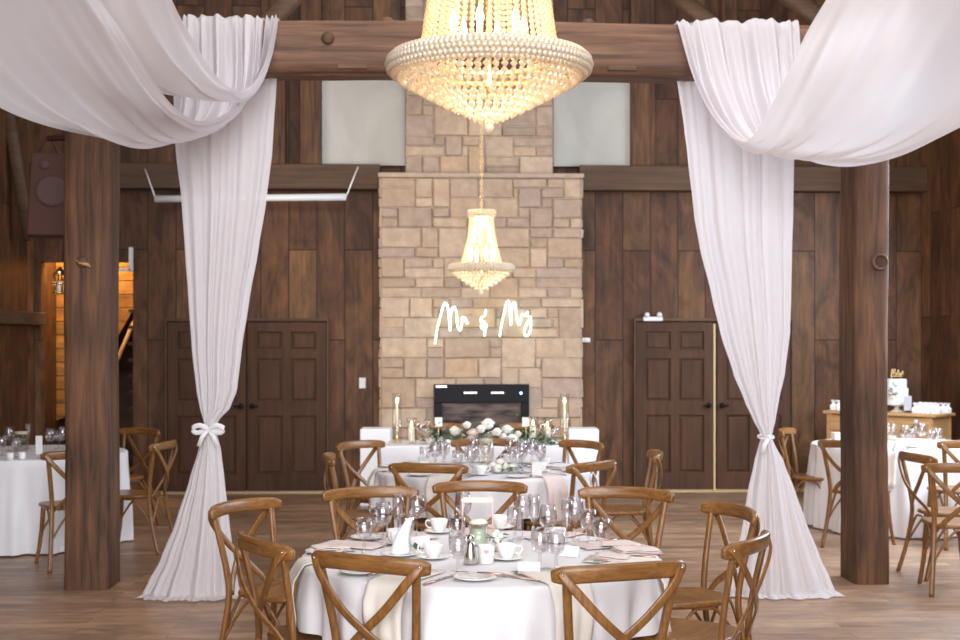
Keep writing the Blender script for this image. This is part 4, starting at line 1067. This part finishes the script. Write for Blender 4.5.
rows.append([(x*.3, y*.3, ZT) for x, y in rect(0)]); rows.append([(x, y, ZT) for x, y in rect(-.004)])
for i in range(0, 9):
    s = i/8; rows.append([(x*(1+.012*s*math.sin(j*.55)), y*(1+.05*s*math.sin(j*.7+1)), ZT-.012-(ZT-.03)*s) for j, (x, y) in enumerate(rect(.004+.02*s))])
b = MB().grid(rows); b.add([(x*.3, y*.3, ZT) for x, y in rect(0)[:-1]], [tuple(range(168))])
tag(b.build('tablecloth', M_cloth, None, W(hx_, dH), -TH), 'floor length white cloth over the head table before the fireplace', 'tablecloth', 'white tablecloths')
for i, px in enumerate((376.5, 582.5)):
    p = F(px, 13.75); hp_ = HC-(429-HY)/FPX*13.6
    o = MB().box((0,0,hp_/2), (.31, .34, hp_)).build('display_plinth', M_plinth, None, p, -TH, bevel=.012)
    tag(o, ('square white plinth left of the fireplace', 'square white plinth right of the fireplace')[i], 'plinth', 'white plinths beside the fireplace')
def H(px, py, z=ZT): return F(px, (HC-z)*FPX/(py-HY), z)
def mk_taper():
    t = thing('taper_candle_holder', '', 'candle holder')
    MB().lathe([(.045,0),(.045,.008),(.012,.014),(.010,.10),(.018,.115)], 16).build('base', M_gold, t)
    MB().lathe([(.011,.10),(.010,.36)], 10).build('taper_candle', M_wax, t); MB().lathe([(.002,.36),(.010,.375),(.008,.392),(.001,.415)], 8).build('flame', M_flame, t)
    MB().open_lathe([(.042,.012),(.042,.45),(.040,.45)], 20).build('chimney_glass', M_hglass, t); return t
TAP = Kind(mk_taper)
GH = 'candles on the head table'
dd = 12.25
TAP.put(F(397, dd, ZT+.003), 0, 'tall taper candle in a glass tube at left end of the head table', GH); TAP.put(F(564.5, dd, ZT+.003), 0, 'tall taper candle in a glass tube at right end of the head table', GH)
def mk_pillar():
    t = thing('hurricane_candle', '', 'candle holder')
    MB().lathe([(.028,.01),(.028,.15),(.003,.152)], 14).build('pillar_candle', M_wax, t)
    MB().open_lathe([(.001,0),(.05,0),(.048,.008),(.040,.02),(.040,.19),(.052,.235),(.050,.235),(.038,.19)], 20).build('hurricane', M_hglass, t)
    MB().lathe([(.002,.155),(.008,.165),(.006,.18),(.001,.2)], 8).build('flame', M_flame, t); return t
PIL = Kind(mk_pillar)
PIL.put(F(411.5, dd-.1, ZT+.003), 0, 'ivory pillar candle in a glass hurricane left of the garland', GH); PIL.put(F(547.5, dd-.1, ZT+.003), 0, 'ivory pillar candle in a glass hurricane right of the garland', GH)
PIL.put(F(533, dd+.1, ZT+.003), 0, 'glass hurricane candle just beside the right end of the garland', GH)
t = thing('flower_garland', 'long garland of white and blush roses with greenery on the head table', 'flowers', W((485-480)/FPX*12, 12.05, ZT+.003), -TH)
FL = [(430,440,.045,1),(440,441,.05,1),(448,443,.04,0),(455,431,.055,0),(462,437,.035,0),(467,425,.04,0),(470,440,.045,1),(473,434,.062,1),(481,429,.045,0),(488,424,.062,0),(491,436,.055,1),(497,432,.045,0),(503,437,.04,0),(507,430,.055,0),(512,439,.055,0),(460,446,.04,0),(483,442,.05,0),(498,444,.045,0),(518,434,.035,1)]
for k, (px, py, r, bl) in enumerate(FL):
    p = P(px, py, 12.0+.08*math.sin(k*2.1)); q = Matrix.Rotation(TH, 3, 'Z') @ (p-t.location)
    q.z = max(q.z, r*.5)
    b = MB(); rose(b, (0,0,0), r, k); b.build('rose', M_roseb if bl else M_rosew, t, q)
b = MB()
for x in range(-9, 11): leaves(b, (x*.055+.02,0,.0), (.05,.07,.06), 26, 100+x, .06)
leaves(b, (.5,0,0), (.09,.05,.01), 60, 77, .06); b.build('greenery', M_leaf, t)['kind'] = 'stuff'
b = MB()
for x in range(-9, 11): leaves(b, (x*.055,-.04,.02), (.06,.06,.06), 10, 300+x, .05)
b.build('pale_greenery', M_eucal, t)['kind'] = 'stuff'
for i, (px, d_, kd, lab) in enumerate(((421, 12.1, WINE, 'wine glass left of the rose garland on the head table'), (427, 12.2, FLUTE, 'flute at the left end of the rose garland'), (541, 12.15, WINE, 'wine glass right of the rose garland on the head table'), (555, 12.0, GOB, 'goblet near the right taper candle on the head table'))):
    kd.put(F(px, d_, ZT+.003), 0, lab, 'glasses on the head table')
for i, (px, lab) in enumerate(((438.5, 'small white name card standing behind the left roses'), (526, 'small white name card standing behind the right roses'))):
    t = thing('name_sign', lab, 'card', F(px, 12.4, ZT+.003), -TH); MB().tube([(0,0,0),(0,0,.14)], .005, 6).build('stand', M_gold, t); MB().box((0,-.006,.18),(.07,.005,.085)).build('card', M_paper, t)

# ---------------------------------------------------------------- left and right table ware
g4 = 'the left table'
setting(TL, .80, math.radians(48), 'at the left table beside the left post', g4, True, NAPC, False, False)
def place(kd, px, py, lab, grp): kd.put(T76(px, py, zt), 0, lab, grp)
for kd, px, py, lab in ((GOB, 2, 456, 'goblet at the very left edge of the left table'), (WINE, 9, 451, 'wine glass second from the left edge of the left table'), (GOB, 16, 458, 'goblet third from left on the left table'), (WINE, 50, 453, 'wine glass left of the post on the left table'), (GOB, 59, 449, 'goblet closest to the left post on the left table'), (FLUTE, 28, 449, 'flute just before the cylinder candle on the left table'), (WINE, 63, 451, 'wine glass half hidden by the left post')):
    place(kd, px, py, lab, 'glasses on the left table')
t = thing('glass_cylinder', 'glass cylinder with greenery and floating candle on the left table', 'candle holder', T76(21, 451, zt))
MB().open_lathe([(.001,0),(.058,0),(.058,.17),(.056,.17),(.055,.01)], 24).build('cylinder', M_hglass, t); MB().lathe([(.05,.145),(.052,.165),(.004,.167)], 20).build('candle', M_wax, t)
b = MB(); leaves(b, (0,0,.02), (.015,.015,.05), 16, 3, .05); b.build('greenery', M_leaf, t)
t = thing('table_number_card', 'tall white card standing on the left table', 'card', T76(39, 454, zt)); MB().box((0,0,.075),(.055,.004,.15)).build('card', M_paper, t)
for k, (px, py) in enumerate(((10, 460), (22, 459))):
    o = MB().lathe([(.02,0),(.025,.005),(.028,.055),(.026,.055),(.022,.008),(.001,.008)], 16).build('votive_cup', M_china, None, T76(px, py, zt)); tag(o, ('small white votive at near left of the left table', 'small white votive before the cylinder on the left table')[k], 'votive', 'votives on the left table')
setting(TR, .78, math.radians(-25), 'at the right table beside the right post', 'the right table', True, NAPC, False, True)
for kd, px, py, lab in ((WINE, 905, 449, 'leftmost wine glass on the right table, beside the post'), (GOB, 911, 447, 'goblet second from the post on the right table'), (WINE, 922, 447, 'tall wine glass in the middle of the right table cluster'), (GOB, 932, 450, 'goblet right of the tall wine glass on the right table'), (FLUTE, 916, 444, 'flute at the back of the right table cluster'), (GOB, 938, 447, 'rightmost goblet on the right table')):
    place(kd, px, py, lab, 'glasses on the right table')
t = thing('glass_cylinder', 'clear glass cylinder on the right table, beside the right post', 'candle holder', T76(891, 446, zt))
MB().open_lathe([(.001,0),(.05,0),(.05,.20),(.048,.20),(.047,.01)], 24).build('cylinder', M_hglass, t); MB().lathe([(.04,.05),(.042,.09),(.004,.092)], 20).build('candle', M_wax, t)
tag(MB().box((0,0,.06),(.10,.07,.12)).build('white_lantern', M_paper, None, T76(838, 446, zt), .2, bevel=.004), 'white boxy votive at the left end of the right table', 'votive')
for i, (px, py) in enumerate(((898, 451), (927, 452), (944, 450))):
    o = MB().add([(-.05,-.04,0),(.05,-.04,0),(.05,.04,0),(-.05,.04,0),(0,0,.11)], [(0,1,4),(1,2,4),(2,3,4),(3,0,4),(3,2,1,0)], False).build('napkin', M_paper, None, T76(px, py, zt), i*.7, bevel=.006); tag(o, ('white napkin cone nearest the right post on the right table', 'white napkin cone between the goblets of the right table', 'rightmost white napkin cone on the right table')[i], 'napkin', 'napkin cones on the right table')

# ---------------------------------------------------------------- sideboard with the cake
SR = math.radians(-44.2)
zs_ = .96; dSb = 13.9
sb = thing('sideboard', 'pale oak sideboard at the back right carrying the cake and favours', 'sideboard', W(4.22, 13.79), SR)
SW, SD = 1.22, .48
MB().box((0,0,(zs_+.10)/2-.02), (SW-.08, SD-.04, zs_-.14)).build('carcass', M_cab, sb)
MB().box((0,0,zs_-.015), (SW, SD+.02, .03)).build('top', M_cab, sb, bevel=.006)
for s in (-1, 1):
    for q in (-1, 1): MB().box((s*(SW/2-.07), q*(SD/2-.04), zs_/2-.015), (.07,.06,zs_-.03)).build('corner_post', M_cab, sb, bevel=.004)
for k in range(3):
    x = (k-1)*.37
    f = MB().box((x, -SD/2+.012, .45), (.34,.02,.58)).box((x, -SD/2+.0, .45), (.24,.012,.46)).build('door', M_cab, sb, bevel=.005); MB().ball((x+.13,-SD/2-.01,.5), .012, 8, 5).build('knob', M_black, f)
    f = MB().box((x, -SD/2+.012, .82), (.34,.02,.12)).build('drawer', M_cab, sb, bevel=.005); MB().ball((x,-SD/2-.01,.82), .012, 8, 5).build('knob', M_black, f)
SBM = Matrix.Translation(W(4.22, 13.79)) @ Matrix.Rotation(SR, 4, 'Z')
def SB(x, y): v = SBM @ Vector((x, y, zs_+.001)); return v
def sbx(px, y):                            # local x on the sideboard seen at an image column
    best = None
    for i in range(200):
        x = -SW/2+SW*i/199; v = SB(x, y); dpt = v.x*ST+v.y*CT; xx = v.x*CT-v.y*ST; e = abs(480+FPX*xx/dpt-px)
        if best is None or e < best[0]: best = (e, x)
    return best[1]
ck = thing('wedding_cake', 'tall white wedding cake with pale flowers and a gold topper', 'cake', SB(sbx(897, .03), .03), 0)
cs = MB().lathe([(.07,0),(.06,.01),(.022,.03),(.022,.055),(.10,.07),(.125,.075),(.125,.085),(.001,.085)], 28).build('cake_stand', M_china, ck)
MB().lathe([(.001,.086),(.112,.086),(.115,.10),(.115,.235),(.105,.245),(.098,.246),(.098,.33),(.092,.338),(.001,.339)], 32).build('tiers', M_china, ck)
b = MB()
for k, (x, z, r) in enumerate(((-.07,.15,.03),(-.05,.20,.034),(-.08,.25,.028),(-.04,.28,.024),(-.095,.19,.024),(-.03,.15,.022))): rose(b, (x, -.10+abs(x)*.2, z), r, 50+k)
b.build('sugar_flowers', M_rosew, ck); b = MB(); leaves(b, (-.065,-.10,.16), (.03,.012,.06), 50, 5, .04); b.build('leaves', M_eucal, ck)['kind'] = 'stuff'
b = MB()
tx = [(-.06,.0),(-.055,.06),(-.045,.09),(-.04,.03),(-.03,.07),(-.02,.09),(-.015,.03),(0,.05),(.005,.03)]
b.tube(cr([(x, 0, .35+z) for x, z in tx], 4), .0045, 5); b.tube(cr([(.0,0,.38),(.015,0,.43),(.025,0,.37),(.035,0,.40),(.045,0,.37),(.06,0,.42),(.065,0,.38)], 4), .0045, 5)
b.tube([(-.055,0,.33),(-.055,0,.40)], .003, 5).tube([(.04,0,.33),(.04,0,.39)], .003, 5).tube([(-.06,0,.365),(.06,0,.365)], .0045, 5); b.build('gold_topper', M_gold, ck)
t = thing('easel_card', 'small grey card on a stand just right of the wedding cake', 'card', SB(sbx(908, -.12), -.12), SR*.3)
MB().box((0,0,.095),(.075,.006,.15)).build('card', plain('grey_card', (.45,.42,.45), .8), t); MB().box((0,.012,.015),(.06,.03,.02)).build('stand', M_black, t)
def mk_bag():
    t = thing('favour_bag', '', 'favour')
    MB().add([(-.032,-.025,0),(.032,-.025,0),(.032,.025,0),(-.032,.025,0),(-.035,-.027,.05),(.035,-.027,.05),(.035,.027,.05),(-.035,.027,.05),(-.014,-.01,.075),(.014,-.01,.075),(.014,.01,.075),(-.014,.01,.075)],
       [(3,2,1,0),(0,1,5,4),(1,2,6,5),(2,3,7,6),(3,0,4,7),(4,5,9,8),(5,6,10,9),(6,7,11,10),(7,4,8,11)], False).build('pouch', M_paper, t, bevel=.004)
    MB().add([(-.014,-.01,.075),(.014,-.01,.075),(.014,.01,.075),(-.014,.01,.075),(-.03,-.015,.10),(.026,-.018,.105),(.03,.016,.10),(-.028,.018,.108)], [(0,1,5,4),(1,2,6,5),(2,3,7,6),(3,0,4,7)], False).build('gathered_top', M_bow, t); return t
BAG = Kind(mk_bag)
for r_ in range(2):
    for k in range(6):
        yy = (-.13, .05)[r_]; px = (916, 922)[r_]+k*(4.0, 5.2)[r_]
        BAG.put(SB(sbx(px, yy), yy), SR+.3*k, 'white favour bag on the sideboard right of the cake, %s row, %s' % (('front', 'rear')[r_], ('closest to the card','second from the card','third from the card','fourth from the card','fifth from the card','farthest from the cake')[k]), 'favour bags right of the cake')
for i, px in enumerate((834, 839)): BAG.put(SB(sbx(px, -.1), -.1+.0*i), SR+i, ('white favour bag at the left end of the sideboard, outer one', 'white favour bag at the left end of the sideboard, inner one')[i], 'favour bags left of the post')
